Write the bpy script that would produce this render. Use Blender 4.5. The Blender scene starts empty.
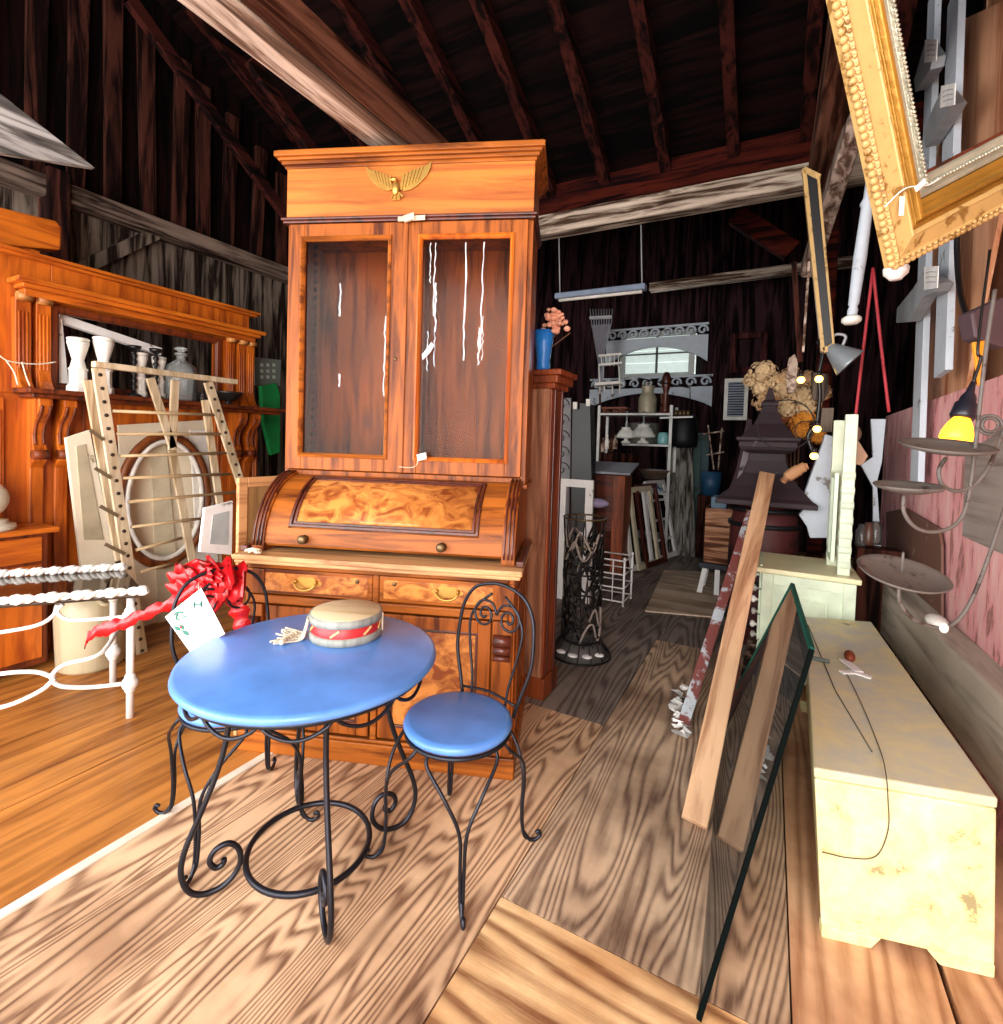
import bpy, math, random
from mathutils import Vector, Matrix
R=math.radians
rnd=random.Random(7)
C=bpy.context.scene.collection
# ---------- camera model (also used to measure positions on known planes) ----------
F=505.;PITCH=R(2.0);ROLL=R(1.8);YAW=R(28);H=1.4;CX=501.5;CY=460.
def ray(px,py):
    x=px-CX;y=CY-py
    cr,sr=math.cos(ROLL),math.sin(ROLL)
    X=x*cr-y*sr;Y=x*sr+y*cr
    c,s=math.cos(PITCH),math.sin(PITCH)
    fx,fy,fz=X,c*F+s*Y,-s*F+c*Y
    cy,sy=math.cos(YAW),math.sin(YAW)
    return Vector((fx*cy-fy*sy, fx*sy+fy*cy, fz))
EYE=Vector((0,0,H))
def G(px,py,z=0.):                       # point on the horizontal plane z
    d=ray(px,py);return EYE+d*((z-H)/d.z)
def AX(px,py,x): d=ray(px,py);return EYE+d*(x/d.x)
def AY(px,py,y): d=ray(px,py);return EYE+d*(y/d.y)
def AD(px,py,dep): return EYE+ray(px,py)*(dep/F)     # at a distance from the camera
# ---------- materials ----------
MATS={}
def nodes(name):
    m=bpy.data.materials.new(name);m.use_nodes=True;nt=m.node_tree
    b=nt.nodes['Principled BSDF'];MATS[name]=m
    return m,nt,b
def N(nt,t,**k):
    n=nt.nodes.new(t)
    for a,v in k.items():
        if a in n.inputs: n.inputs[a].default_value=v
        else: setattr(n,a,v)
    return n
def ramp(nt,stops):
    r=nt.nodes.new('ShaderNodeValToRGB');e=r.color_ramp.elements
    while len(e)<len(stops): e.new(.5)
    for i,(p,c) in enumerate(stops): e[i].position=p;e[i].color=(*c,1)
    return r
def hexc(h):
    h=h.lstrip('#');v=[int(h[i:i+2],16)/255 for i in (0,2,4)]
    return tuple(((c+.055)/1.055)**2.4 if c>.04045 else c/12.92 for c in v)
def mapping(nt,scale,rand=True):
    tc=N(nt,'ShaderNodeTexCoord');mp=N(nt,'ShaderNodeMapping')
    mp.inputs['Scale'].default_value=scale
    nt.links.new(tc.outputs['Object'],mp.inputs['Vector'])
    if rand:
        oi=N(nt,'ShaderNodeObjectInfo');cb=N(nt,'ShaderNodeCombineXYZ')
        mu=N(nt,'ShaderNodeMath',operation='MULTIPLY');mu.inputs[1].default_value=31.
        nt.links.new(oi.outputs['Random'],mu.inputs[0])
        for i in range(3): nt.links.new(mu.outputs[0],cb.inputs[i])
        nt.links.new(cb.outputs[0],mp.inputs['Location'])
    return mp
def mottled(name,light,dark,scale=14.,rough=.35):
    if name in MATS: return MATS[name]
    m,nt,b=nodes(name);mp=mapping(nt,(.7,1,1));n=N(nt,'ShaderNodeTexNoise',Scale=scale,Detail=8.,Roughness=.6,Distortion=1.6)
    nt.links.new(mp.outputs[0],n.inputs['Vector']);r=ramp(nt,[(.36,hexc(dark)),(.60,hexc(light))]);nt.links.new(n.outputs[0],r.inputs[0]);nt.links.new(r.outputs[0],b.inputs['Base Color'])
    b.inputs['Roughness'].default_value=rough;b.inputs['Specular IOR Level'].default_value=.35;return m
def flat(name,col,rough=.5,metal=0.,emit=None,es=0.,spec=.5,bump=0.,bs=60.):
    if name in MATS: return MATS[name]
    m,nt,b=nodes(name);c=hexc(col) if isinstance(col,str) else col
    b.inputs['Base Color'].default_value=(*c,1);b.inputs['Roughness'].default_value=rough
    b.inputs['Metallic'].default_value=metal;b.inputs['Specular IOR Level'].default_value=spec
    # slight wear variation
    mp=mapping(nt,(1,1,1));n=N(nt,'ShaderNodeTexNoise',Scale=9.,Detail=4.)
    nt.links.new(mp.outputs[0],n.inputs['Vector'])
    r=ramp(nt,[(.3,tuple(x*.82 for x in c)),(.65,tuple(min(1,x*1.08) for x in c))])
    nt.links.new(n.outputs[0],r.inputs[0]);nt.links.new(r.outputs[0],b.inputs['Base Color'])
    if emit:
        b.inputs['Emission Color'].default_value=(*hexc(emit),1);b.inputs['Emission Strength'].default_value=es
    if bump:
        n2=N(nt,'ShaderNodeTexNoise',Scale=bs,Detail=3.);bp=N(nt,'ShaderNodeBump',Strength=bump,Distance=.01)
        nt.links.new(mp.outputs[0],n2.inputs['Vector']);nt.links.new(n2.outputs[0],bp.inputs['Height']);nt.links.new(bp.outputs[0],b.inputs['Normal'])
    return m
def wood(name,light,dark,axis='y',s=1.,rough=.55,streak=.5,bump=.15,spec=.4,coat=0.,mid=None):
    if name in MATS: return MATS[name]
    m,nt,b=nodes(name);lc,dc=hexc(light),hexc(dark)
    sc=[14*s]*3;sc['xyz'.index(axis)]=1.1*s
    mp=mapping(nt,sc);n=N(nt,'ShaderNodeTexNoise',Scale=1.3,Detail=7.,Roughness=.62,Distortion=.6)
    nt.links.new(mp.outputs[0],n.inputs['Vector'])
    st=[(.34,dc),(.37+streak*.36,lc)]
    if rough>=.75: st=[(.36,tuple(c*.45 for c in dc)),(.44,dc),(.56,lc),(.72,tuple(min(1,c*1.35) for c in lc))];spec=.08
    if mid: st=[(.3,dc),(.47,hexc(mid)),(.66,lc)]
    r=ramp(nt,st);nt.links.new(n.outputs[0],r.inputs[0])
    mp2=mapping(nt,(1,1,1));n2=N(nt,'ShaderNodeTexNoise',Scale=2.2*s,Detail=3.)
    nt.links.new(mp2.outputs[0],n2.inputs['Vector'])
    r2=ramp(nt,[(.3,(.62,.6,.58)),(.65,(1,1,1))]);nt.links.new(n2.outputs[0],r2.inputs[0])
    mx=N(nt,'ShaderNodeMixRGB',blend_type='MULTIPLY');mx.inputs[0].default_value=.75
    nt.links.new(r.outputs[0],mx.inputs[1]);nt.links.new(r2.outputs[0],mx.inputs[2])
    nt.links.new(mx.outputs[0],b.inputs['Base Color'])
    b.inputs['Roughness'].default_value=rough;b.inputs['Specular IOR Level'].default_value=spec
    b.inputs['Coat Weight'].default_value=coat;b.inputs['Coat Roughness'].default_value=.15
    bp=N(nt,'ShaderNodeBump',Strength=bump,Distance=.01)
    nt.links.new(n.outputs[0],bp.inputs['Height']);nt.links.new(bp.outputs[0],b.inputs['Normal'])
    return m
def plywood(name,light,dark,axis='y',freq=26.,seed=0.,rough=.7,sx=3.4,patch=None):
    if name in MATS: return MATS[name]
    m,nt,b=nodes(name);lc,dc=hexc(light),hexc(dark)
    sc=[sx]*3;sc['xyz'.index(axis)]=.17*sx/1.7
    mp=mapping(nt,sc,False);mp.inputs['Location'].default_value=(seed,seed*1.3,0)
    n=N(nt,'ShaderNodeTexNoise',Scale=1.1,Detail=2.5,Roughness=.35,Distortion=.15)
    nt.links.new(mp.outputs[0],n.inputs['Vector'])
    mu=N(nt,'ShaderNodeMath',operation='MULTIPLY');mu.inputs[1].default_value=freq*6.28/4
    nt.links.new(n.outputs[0],mu.inputs[0])
    si=N(nt,'ShaderNodeMath',operation='SINE');nt.links.new(mu.outputs[0],si.inputs[0])
    # fibre noise
    s2=[75]*3;s2['xyz'.index(axis)]=6
    mp2=mapping(nt,s2,False);n2=N(nt,'ShaderNodeTexNoise',Scale=1.,Detail=4.,Roughness=.7)
    nt.links.new(mp2.outputs[0],n2.inputs['Vector'])
    ad=N(nt,'ShaderNodeMath',operation='MULTIPLY_ADD');ad.inputs[1].default_value=1.9
    nt.links.new(n2.outputs[0],ad.inputs[0]);nt.links.new(si.outputs[0],ad.inputs[2])
    r=ramp(nt,[(.14,dc),(.34,tuple((a*.45+c*.55) for a,c in zip(dc,lc))),(.60,lc),(.85,tuple(min(1,c*1.12) for c in lc))])
    mr=N(nt,'ShaderNodeMath',operation='MULTIPLY_ADD');mr.inputs[1].default_value=.30;mr.inputs[2].default_value=.20
    nt.links.new(ad.outputs[0],mr.inputs[0]);nt.links.new(mr.outputs[0],r.inputs[0])
    n3=N(nt,'ShaderNodeTexNoise',Scale=1.6,Detail=5.,Roughness=.6)
    mp3=mapping(nt,(1,1,1),False);nt.links.new(mp3.outputs[0],n3.inputs['Vector'])
    pc=hexc(patch) if patch else (.55,.52,.5)
    r3=ramp(nt,[(.36,pc),(.58,(1,1,1))]);nt.links.new(n3.outputs[0],r3.inputs[0])
    mx=N(nt,'ShaderNodeMixRGB',blend_type='MULTIPLY');mx.inputs[0].default_value=.85
    nt.links.new(r.outputs[0],mx.inputs[1]);nt.links.new(r3.outputs[0],mx.inputs[2])
    nt.links.new(mx.outputs[0],b.inputs['Base Color']);b.inputs['Roughness'].default_value=rough
    bp=N(nt,'ShaderNodeBump',Strength=.12,Distance=.01);nt.links.new(ad.outputs[0],bp.inputs['Height']);nt.links.new(bp.outputs[0],b.inputs['Normal'])
    return m
def peel(name,paint,under,amt=.4,scale=6.,rough=.7,stretch=(1,1,1),second=None):
    if name in MATS: return MATS[name]
    m,nt,b=nodes(name)
    mp=mapping(nt,stretch);n=N(nt,'ShaderNodeTexNoise',Scale=scale,Detail=9.,Roughness=.7,Distortion=.3)
    nt.links.new(mp.outputs[0],n.inputs['Vector'])
    pc=hexc(paint);uc=hexc(under)
    st=[(amt-.02,uc),(amt+.02,pc),(.64,hexc(second) if second else tuple(min(1,x*1.1) for x in pc))]
    r=ramp(nt,st);nt.links.new(n.outputs[0],r.inputs[0]);nt.links.new(r.outputs[0],b.inputs['Base Color'])
    b.inputs['Roughness'].default_value=rough
    bp=N(nt,'ShaderNodeBump',Strength=.3,Distance=.006);nt.links.new(r.outputs[0],bp.inputs['Height']);nt.links.new(bp.outputs[0],b.inputs['Normal'])
    return m
def glassy(name,tint,alpha,rough=.03,ior=1.5):
    if name in MATS: return MATS[name]
    m,nt,b=nodes(name);nt.nodes.remove(b);out=nt.nodes['Material Output']
    tr=N(nt,'ShaderNodeBsdfTransparent');tr.inputs[0].default_value=(*tint,1)
    gl=N(nt,'ShaderNodeBsdfGlossy');gl.inputs['Roughness'].default_value=rough
    fr=N(nt,'ShaderNodeFresnel');fr.inputs[0].default_value=ior
    df=N(nt,'ShaderNodeBsdfDiffuse');df.inputs[0].default_value=(.6,.62,.6,1)
    m1=N(nt,'ShaderNodeMixShader');m1.inputs[0].default_value=alpha
    m2=N(nt,'ShaderNodeMixShader')
    nt.links.new(tr.outputs[0],m1.inputs[1]);nt.links.new(df.outputs[0],m1.inputs[2])
    nt.links.new(fr.outputs[0],m2.inputs[0]);nt.links.new(m1.outputs[0],m2.inputs[1]);nt.links.new(gl.outputs[0],m2.inputs[2])
    nt.links.new(m2.outputs[0],out.inputs['Surface'])
    return m
# ---------- mesh builder ----------
class MB:
    def __init__(s): s.v=[];s.f=[];s.sm=[]
    def add(s,vs,fs,smooth=False):
        o=len(s.v);s.v+= [Vector(v) for v in vs];s.f+=[tuple(i+o for i in f) for f in fs];s.sm+=[smooth]*len(fs);return s
    def hexa(s,p):   # 8 points: bottom 4 ccw, top 4 ccw
        return s.add(p,[(3,2,1,0),(4,5,6,7),(0,1,5,4),(1,2,6,5),(2,3,7,6),(3,0,4,7)])
    def box(s,x0,x1,y0,y1,z0,z1):
        return s.hexa([(x0,y0,z0),(x1,y0,z0),(x1,y1,z0),(x0,y1,z0),(x0,y0,z1),(x1,y0,z1),(x1,y1,z1),(x0,y1,z1)])
    def bar(s,a,b,w,t,up=(0,0,1)):   # plank from a to b, width w across, thickness t along 'up'-ish
        a,b=Vector(a),Vector(b);d=(b-a).normalized();u=Vector(up);u=(u-d*u.dot(d)).normalized();x=d.cross(u)
        x=x*(w/2);u=u*(t/2)
        return s.hexa([a-x-u,a+x-u,b+x-u,b-x-u,a-x+u,a+x+u,b+x+u,b-x+u])
    def prism(s,poly,ext):           # planar polygon (3d points) extruded
        e=Vector(ext);n=len(poly);p=[Vector(q) for q in poly];v=p+[q+e for q in p]
        return s.add(v,[tuple(range(n))[::-1],tuple(range(n,2*n))]+[(i,(i+1)%n,n+(i+1)%n,n+i) for i in range(n)])
    def tube(s,pts,r,n=8,closed=False,caps=True):
        P=[Vector(p) for p in pts];m=len(P);rr=r if isinstance(r,(list,tuple)) else [r]*m
        vs=[];prev=None
        for i in range(m):
            if closed: t=P[(i+1)%m]-P[i-1]
            else: t=P[min(i+1,m-1)]-P[max(i-1,0)]
            if t.length<1e-9: t=Vector((0,0,1))
            t.normalize()
            if prev is None:
                u=Vector((0,0,1)) if abs(t.z)<.9 else Vector((1,0,0))
            else: u=prev
            u=(u-t*u.dot(t))
            if u.length<1e-6: u=t.orthogonal()
            u.normalize();w=t.cross(u);prev=u
            for k in range(n):
                a=2*math.pi*k/n;vs.append(P[i]+(u*math.cos(a)+w*math.sin(a))*rr[i])
        fs=[]
        for i in range(m if closed else m-1):
            j=(i+1)%m
            for k in range(n): fs.append((i*n+k,i*n+(k+1)%n,j*n+(k+1)%n,j*n+k))
        s.add(vs,fs,True)
        if caps and not closed:
            o=len(s.v)-len(vs)
            s.f+=[tuple(o+k for k in range(n))[::-1],tuple(o+(m-1)*n+k for k in range(n))];s.sm+=[False,False]
        return s
    def lathe(s,prof,org=(0,0,0),n=24,axis=(0,0,1),smooth=True,rot=0.):  # prof: (r,h)
        ax=Vector(axis).normalized();u=ax.orthogonal().normalized() if abs(ax.z)<.99 else Vector((1,0,0));w=ax.cross(u);o=Vector(org)
        vs=[]
        for r,h in prof:
            for k in range(n):
                a=2*math.pi*k/n+rot;vs.append(o+ax*h+(u*math.cos(a)+w*math.sin(a))*max(r,1e-5))
        fs=[];m=len(prof)
        for i in range(m-1):
            for k in range(n): fs.append((i*n+k,i*n+(k+1)%n,(i+1)*n+(k+1)%n,(i+1)*n+k))
        s.add(vs,fs,smooth)
        o2=len(s.v)-len(vs)
        s.f+=[tuple(o2+k for k in range(n))[::-1],tuple(o2+(m-1)*n+k for k in range(n))];s.sm+=[False,False]
        return s
    def ball(s,c,r,n=14,m=9,sc=(1,1,1)):
        c=Vector(c);vs=[];
        for i in range(m+1):
            th=math.pi*i/m
            for k in range(n):
                a=2*math.pi*k/n;vs.append(c+Vector((math.sin(th)*math.cos(a)*sc[0],math.sin(th)*math.sin(a)*sc[1],math.cos(th)*sc[2]))*r)
        fs=[(i*n+k,(i+1)*n+k,(i+1)*n+(k+1)%n,i*n+(k+1)%n) for i in range(m) for k in range(n)]
        return s.add(vs,fs,True)
    def ring(s,c,r,t,n=40,nn=8,normal=(0,0,1)):
        nz=Vector(normal).normalized();u=nz.orthogonal().normalized() if abs(nz.z)<.99 else Vector((1,0,0));w=nz.cross(u);c=Vector(c)
        return s.tube([c+(u*math.cos(2*math.pi*i/n)+w*math.sin(2*math.pi*i/n))*r for i in range(n)],t,nn,closed=True)
    def frame(s,o,u,v,W,Hh,prof,nrm):  # mitred picture frame; prof list of (offset inward, height along nrm)
        o,u,v,nrm=Vector(o),Vector(u),Vector(v),Vector(nrm);vs=[]
        for a,h in prof:
            for (x,y) in ((a,a),(W-a,a),(W-a,Hh-a),(a,Hh-a)): vs.append(o+u*x+v*y+nrm*h)
        m=len(prof);fs=[]
        for i in range(m):
            j=(i+1)%m
            for k in range(4): fs.append((i*4+k,i*4+(k+1)%4,j*4+(k+1)%4,j*4+k))
        return s.add(vs,fs,False)
def crom(pts,n=8):
    P=[Vector(p) for p in pts];P=[P[0]*2-P[1]]+P+[P[-1]*2-P[-2]];out=[]
    for i in range(1,len(P)-2):
        a,b,c,d=P[i-1:i+3]
        for k in range(n):
            t=k/n;out.append(.5*((2*b)+(c-a)*t+(2*a-5*b+4*c-d)*t*t+(3*b-a-3*c+d)*t**3))
    out.append(P[-2]);return out
def spiral(c,r0,r1,a0,a1,u,w,n=24):
    c,u,w=Vector(c),Vector(u),Vector(w)
    return [c+(u*math.cos(a0+(a1-a0)*i/n)+w*math.sin(a0+(a1-a0)*i/n))*(r0+(r1-r0)*i/n) for i in range(n+1)]
def obj(name,mb,mat,parent=None,world=False,bevel=0.,smooth_all=False,sub=0,kind=None,segs=2,recalc=True,label=None):
    me=bpy.data.meshes.new(name)
    vs=mb.v
    if world and parent:
        inv=WM[parent.name].inverted();vs=[inv@v for v in vs]
    me.from_pydata([tuple(v) for v in vs],[],mb.f)
    me.polygons.foreach_set('use_smooth',[bool(x) or smooth_all for x in mb.sm]);me.update()
    if recalc:
        import bmesh
        bm=bmesh.new();bm.from_mesh(me);bmesh.ops.recalc_face_normals(bm,faces=bm.faces);bm.to_mesh(me);bm.free()
    o=bpy.data.objects.new(name,me);C.objects.link(o)
    if mat: me.materials.append(mat)
    if parent: o.parent=parent;WM[o.name]=WM[parent.name]
    else: WM[o.name]=Matrix.Identity(4)
    if bevel:
        b=o.modifiers.new('bevel','BEVEL');b.width=bevel;b.segments=segs;b.limit_method='ANGLE';b.angle_limit=R(35)
    if sub:
        b=o.modifiers.new('sub','SUBSURF');b.levels=sub;b.render_levels=sub
    if kind: o['kind']=kind
    if label: o['label']=label
    return o
WM={}
def thing(name,label,cat,loc=(0,0,0),rotz=0.,group=None,mat=None):
    o=bpy.data.objects.new(name,None);C.objects.link(o);o.empty_display_size=.05
    M=mat if mat is not None else Matrix.Translation(Vector(loc))@Matrix.Rotation(rotz,4,'Z')
    o.matrix_world=M;WM[o.name]=M
    o['label']=label;o['category']=cat
    if group:o['group']=group
    return o
def tag(o,label,cat,group=None,kind=None):
    o['label']=label;o['category']=cat
    if group:o['group']=group
    if kind:o['kind']=kind
    return o
def struct(name,mb,mat,**k): return obj(name,mb,mat,kind='structure',**k)
def dup(root,loc=None,rotz=None,label=None):
    r=root.copy();C.objects.link(r)
    if loc is not None: r.location=loc
    if rotz is not None: r.rotation_euler=(0,0,rotz)
    if label: r['label']=label
    for ch in list(root.children):
        c=ch.copy();C.objects.link(c);c.parent=r
        for g in ch.children:
            d=g.copy();C.objects.link(d);d.parent=c
    return r
# ---------- materials used widely ----------
walnut=wood('walnut','#a2561c','#50220a','z',1.2,.42,.5,.08,.22,.0)
walnut_x=wood('walnut_x','#aa5e20','#58280c','x',1.2,.42,.5,.08,.22,.0)
burl=mottled('burl','#cf8540','#84401a')
frieze_m=wood('frieze_wood','#c4722c','#8f4616','x',.7,.4,.5,.05,.35,.08)
walnut_dark=wood('walnut_dark','#5d2414','#2a0e08','z',1.,.4,.5,.08,.5,.2)
worn_edge=wood('worn_edge','#d9a671','#8a5430','x',1.,.5,.4,.1)
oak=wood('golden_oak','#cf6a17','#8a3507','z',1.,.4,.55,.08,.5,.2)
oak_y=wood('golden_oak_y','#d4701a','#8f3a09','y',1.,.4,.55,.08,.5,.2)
oak_dark=wood('oak_brown','#7c3510','#3a1407','z',1.,.5,.5,.1)  # deeper brown oak for shelf, mouldings and cabinet body
barnwood=wood('barnwood','#4a281f','#160807','z',.8,.85,.5,.3)
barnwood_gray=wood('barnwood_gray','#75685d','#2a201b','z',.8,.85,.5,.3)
barnwood_y=wood('barnwood_y','#77655a','#2e211c','y',.8,.85,.5,.3)
timber_pale=wood('timber_pale','#c9b5a6','#7a5f50','y',.9,.85,.5,.3)
timber_pale_x=wood('timber_pale_x','#cbb8a6','#5a4436','x',.9,.85,.5,.3)
timber_brown=wood('timber_brown','#6d4636','#35190f','y',.8,.85,.5,.3)
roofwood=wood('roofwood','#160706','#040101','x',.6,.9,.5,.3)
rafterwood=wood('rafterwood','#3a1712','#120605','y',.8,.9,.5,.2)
redbeam=wood('redbeam','#48180f','#1c0607','x',.8,.9,.5,.2)
iron=flat('wrought_iron','#2b2c34',.38,.7)
iron_matte=flat('iron_matte','#17161a',.55,.4)
blue=flat('blue_enamel','#5a8edb',.3,0,spec=.5)
white=flat('white_paint','#eee9e0',.5)
white_iron=flat('white_iron','#f2f0ec',.35)
whitepeel=peel('white_peeling','#e6e4e2','#8d8278',.36,7.)
graypeel=peel('gray_peeling','#b9c2cc','#77746f',.38,7.)
brass=flat('brass','#c79a4e',.35,.8)
brass_dark=flat('brass_dark','#6f5a3c',.4,.7)
cream=flat('cream_paint','#d9cdb0',.55)
creampeel=peel('cream_peeling','#e3d6bd','#9c8a6c',.33,6.)
gold=flat('gilt','#a87a2e',.4,.5,bump=.3,bs=40.)
goldpale=peel('gilt_pale','#b8955c','#85602c',.42,14.,.45)
silver=flat('silver_leaf','#b9b7a4',.4,.5,bump=.4,bs=90.)
mint=flat('mint_paint','#dbe9cf',.45)
ironrust=peel('rust_iron','#57504c','#332622',.42,18.,.6)
tagm=flat('paper','#f4f2ee',.6)
rope_m=flat('rope','#d9cbb4',.8)
black=flat('black_paint','#0f0d0e',.4)
# ---------- setting ----------
XL=-4.6;YB=8.2;YF=-1.6
def floorpatch(x0,x1,y0,y1,m,z=0.,name='floor'):
    return struct(name,MB().box(x0,x1,y0,y1,-.05,z),m)
warmfloor=wood('warm_boards','#c8833c','#7d4417','y',.8,.5,.6,.08,.4,.1)
planks=[XL-.1]
x=XL-.1
ply1=plywood('plywood_tan','#dab48f','#80593f','y',175,3.,patch='#b3a59b')
ply2=plywood('plywood_gray','#ccae90','#7f6350','y',135,11.,patch='#9b8d85')
ply3=plywood('plywood_cross','#dfba8a','#8a5c38','x',110,5.,sx=2.0,patch='#c9a98a')
ply4=plywood('plywood_right','#ddb08a','#b5835e','y',40,8.,patch='#b8957c')
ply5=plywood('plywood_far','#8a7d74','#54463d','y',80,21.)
for i,xe in enumerate([-4.05,-3.62,-3.2,-2.92,-2.42,-1.91]):
    x0=x+.004;x=xe;floorpatch(x0,xe-.002,YF,YB,warmfloor)
struct('trim_1',MB().box(-1.905,-1.87,YF,2.9,-.05,.006),flat('white_strip','#e9dccb',.6))
floorpatch(-1.868,-.677,YF,2.45,ply1)
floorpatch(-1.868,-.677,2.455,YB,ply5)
floorpatch(-.672,.105,YF,1.352,ply3)
floorpatch(-.672,.105,1.357,3.75,ply2)
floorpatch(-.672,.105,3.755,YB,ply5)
floorpatch(.11,.466,YF,YB,ply4)
floorpatch(.48,2.2,YF,YB,ply4)
struct('floor',MB().box(XL-.1,2.2,YF,YB,-.12,-.052),flat('subfloor','#1a100b',.9))
# left wall: vertical boards with battens below the girt, dark open studs above
wl=MB();y=YF
while y<YB:
    w=rnd.uniform(.16,.24);dx=rnd.uniform(0,.012);wl.box(XL-.06,XL-dx,y+.004,y+w,-.1,3.06);y+=w
struct('wall_left',wl,barnwood_gray)
wl=MB();y=YF
while y<YB:
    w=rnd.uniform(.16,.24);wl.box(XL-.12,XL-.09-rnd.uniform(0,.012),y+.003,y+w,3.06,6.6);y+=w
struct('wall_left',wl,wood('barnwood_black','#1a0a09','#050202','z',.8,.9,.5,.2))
k=0
for y in [1.33,1.62,1.86,2.1,2.36,2.6,2.82,3.05,3.35,3.65,3.95,4.3,4.65]:
    top=6.2-.47*(y)-.35
    b=rnd.uniform(-.05,.05)
    struct('trim_%d'%(2+k),MB().hexa([(XL-.08,y-.05,3.14),(XL-.03,y-.05,3.14),(XL-.03,y+.05,3.14),(XL-.08,y+.05,3.14),(XL-.08,y-.06+b,top),(XL-.03,y-.06+b,top),(XL-.03,y+.06+b,top),(XL-.08,y+.06+b,top)]),barnwood);k+=1
struct('trim_20',MB().box(XL,XL+.13,YF,4.6,3.0,3.14),barnwood_y,bevel=.01)
struct('trim_21',MB().box(XL,XL+.16,1.62,1.75,0,3.2),barnwood,bevel=.01)
struct('trim_22',MB().bar((XL+.05,1.75,2.5),(XL+.05,2.35,3.02),.09,.08,(1,0,0)),barnwood_gray)
struct('trim_23',MB().bar((XL+.1,1.0,3.3),(XL+.1,YF,3.3),.2,.1,(1,0,0)),barnwood_y)
# back wall
bw=MB();x=XL-.1
W0,W1,WZ0,WZ1=-2.16,-1.13,2.53,3.16
while x<2.2:
    w=rnd.uniform(.17,.26);d=rnd.uniform(0,.015);x1=x+w
    if x1>W0 and x<W1:
        bw.box(x+.004,x1,YB+d,YB+.05,-.1,WZ0);bw.box(x+.004,x1,YB+d,YB+.05,WZ1,5.6)
    else: bw.box(x+.004,x1,YB+d,YB+.05,-.1,5.6)
    x=x1
struct('wall_back',bw,wood('barnwood_purple','#3a2428','#100609','z',.7,.9,.5,.3))
struct('wall_back',MB().box(XL-.1,W0-.06,YB+.06,YB+.08,-.1,5.6).box(W1+.06,2.2,YB+.06,YB+.08,-.1,5.6),flat('dark_backing','#0c0605',.9))
# window with panes, sash bars and daylight beyond
wf=struct('window_1',MB().frame((W0-.05,YB-.03,WZ0-.05),(1,0,0),(0,0,1),W1-W0+.1,WZ1-WZ0+.1,[(0,0),(0,.04),(.08,.04),(.08,0)],(0,-1,0)),flat('sash_gray','#b7bcb6',.6))
o=obj('window_pane',MB().box(W0,W1,YB+.02,YB+.025,WZ0,WZ1),glassy('pane',(.95,.98,.97),.05),wf)
o=obj('sash_bar',MB().box((W0+W1)/2-.015,(W0+W1)/2+.015,YB-.03,YB+.01,WZ0,WZ1).box(W0,W1,YB-.03,YB+.01,WZ0+.33,WZ0+.35),flat('sash_dark','#57564f',.6),wf)
# outdoor wall seen through the window, its daylight put in as emission
ow=MB()
for i in range(12): ow.box(-4,.6,YB+1.2+.01*i,YB+1.25+.01*i,1.4+i*.22,1.4+i*.22+.215)
struct('wall_outside',ow,flat('lit_clapboard','#eef4ef',.8,emit='#e9f2ec',es=.55))
# right wall
rw=MB();y=4.05
while y<YB:
    w=rnd.uniform(.18,.26);rw.box(1.5+rnd.uniform(0,.01),1.56,y+.004,y+w,-.1,5.6);y+=w
struct('wall_right',rw,wood('barnwood_redblack','#45201c','#150707','z',.8,.9,.5,.2))
rw=MB();y=YF
while y<4.0:
    w=.31;rw.box(1.0+rnd.uniform(0,.015),1.04,y+.012,min(y+w,4.0),-.1,5.6);y+=w
struct('wall_right',rw,wood('tan_boards','#d9a27c','#a15c33','z',.5,.7,.5,.1))
struct('wall_right',MB().box(1.0,1.56,4.0,4.04,-.1,5.6),barnwood)
struct('wall_right',MB().box(1.6,1.65,YF,YB,-.1,6.6),flat('dark_backing','#0c0605',.9))
# roof: slopes down towards the back; plate beam, then a flat dark loft
RZ=lambda y:6.15-.47*y
def roofslab(x0,x1,y0,y1,z,t=.03):
    return MB().hexa([(x0,y0,RZ(y0)+z),(x1,y0,RZ(y0)+z),(x1,y1,RZ(y1)+z),(x0,y1,RZ(y1)+z),(x0,y0,RZ(y0)+z+t),(x1,y0,RZ(y0)+z+t),(x1,y1,RZ(y1)+z+t),(x0,y1,RZ(y1)+z+t)])
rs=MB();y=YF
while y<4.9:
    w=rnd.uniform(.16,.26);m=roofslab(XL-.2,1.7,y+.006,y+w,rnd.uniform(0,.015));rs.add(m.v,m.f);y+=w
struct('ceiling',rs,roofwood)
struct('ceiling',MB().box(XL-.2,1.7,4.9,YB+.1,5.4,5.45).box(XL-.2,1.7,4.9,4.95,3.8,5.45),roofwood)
k=30
for xr in (-4.35,-3.7,-3.05,-2.5,-1.98,-1.46,-.94,-.4,.12,.62):
    y0,y1=YF,4.75;w=.045;jx=rnd.uniform(-.04,.04)
    m=MB().hexa([(xr-w+jx,y0,RZ(y0)-.14),(xr+w+jx,y0,RZ(y0)-.14),(xr+w-jx,y1,RZ(y1)-.14),(xr-w-jx,y1,RZ(y1)-.14),(xr-w+jx,y0,RZ(y0)),(xr+w+jx,y0,RZ(y0)),(xr+w-jx,y1,RZ(y1)),(xr-w-jx,y1,RZ(y1))])
    struct('trim_%d'%k,m,rafterwood);k+=1
TY=4.6
za=AY(545,232,TY).z;zb=AY(545,212,TY).z
struct('trim_50',MB().hexa([(XL,TY,za-.02),(1.2,TY,za-.02),(1.2,TY+.16,za-.02),(XL,TY+.16,za-.02),(XL,TY,zb-.02),(1.2,TY,zb-.02),(1.2,TY+.16,zb-.02),(XL,TY+.16,zb-.02)]),timber_pale_x,bevel=.015)
struct('trim_51',MB().box(XL,1.2,TY+.05,TY+.25,zb+.0,zb+.28),redbeam,bevel=.015)
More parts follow.
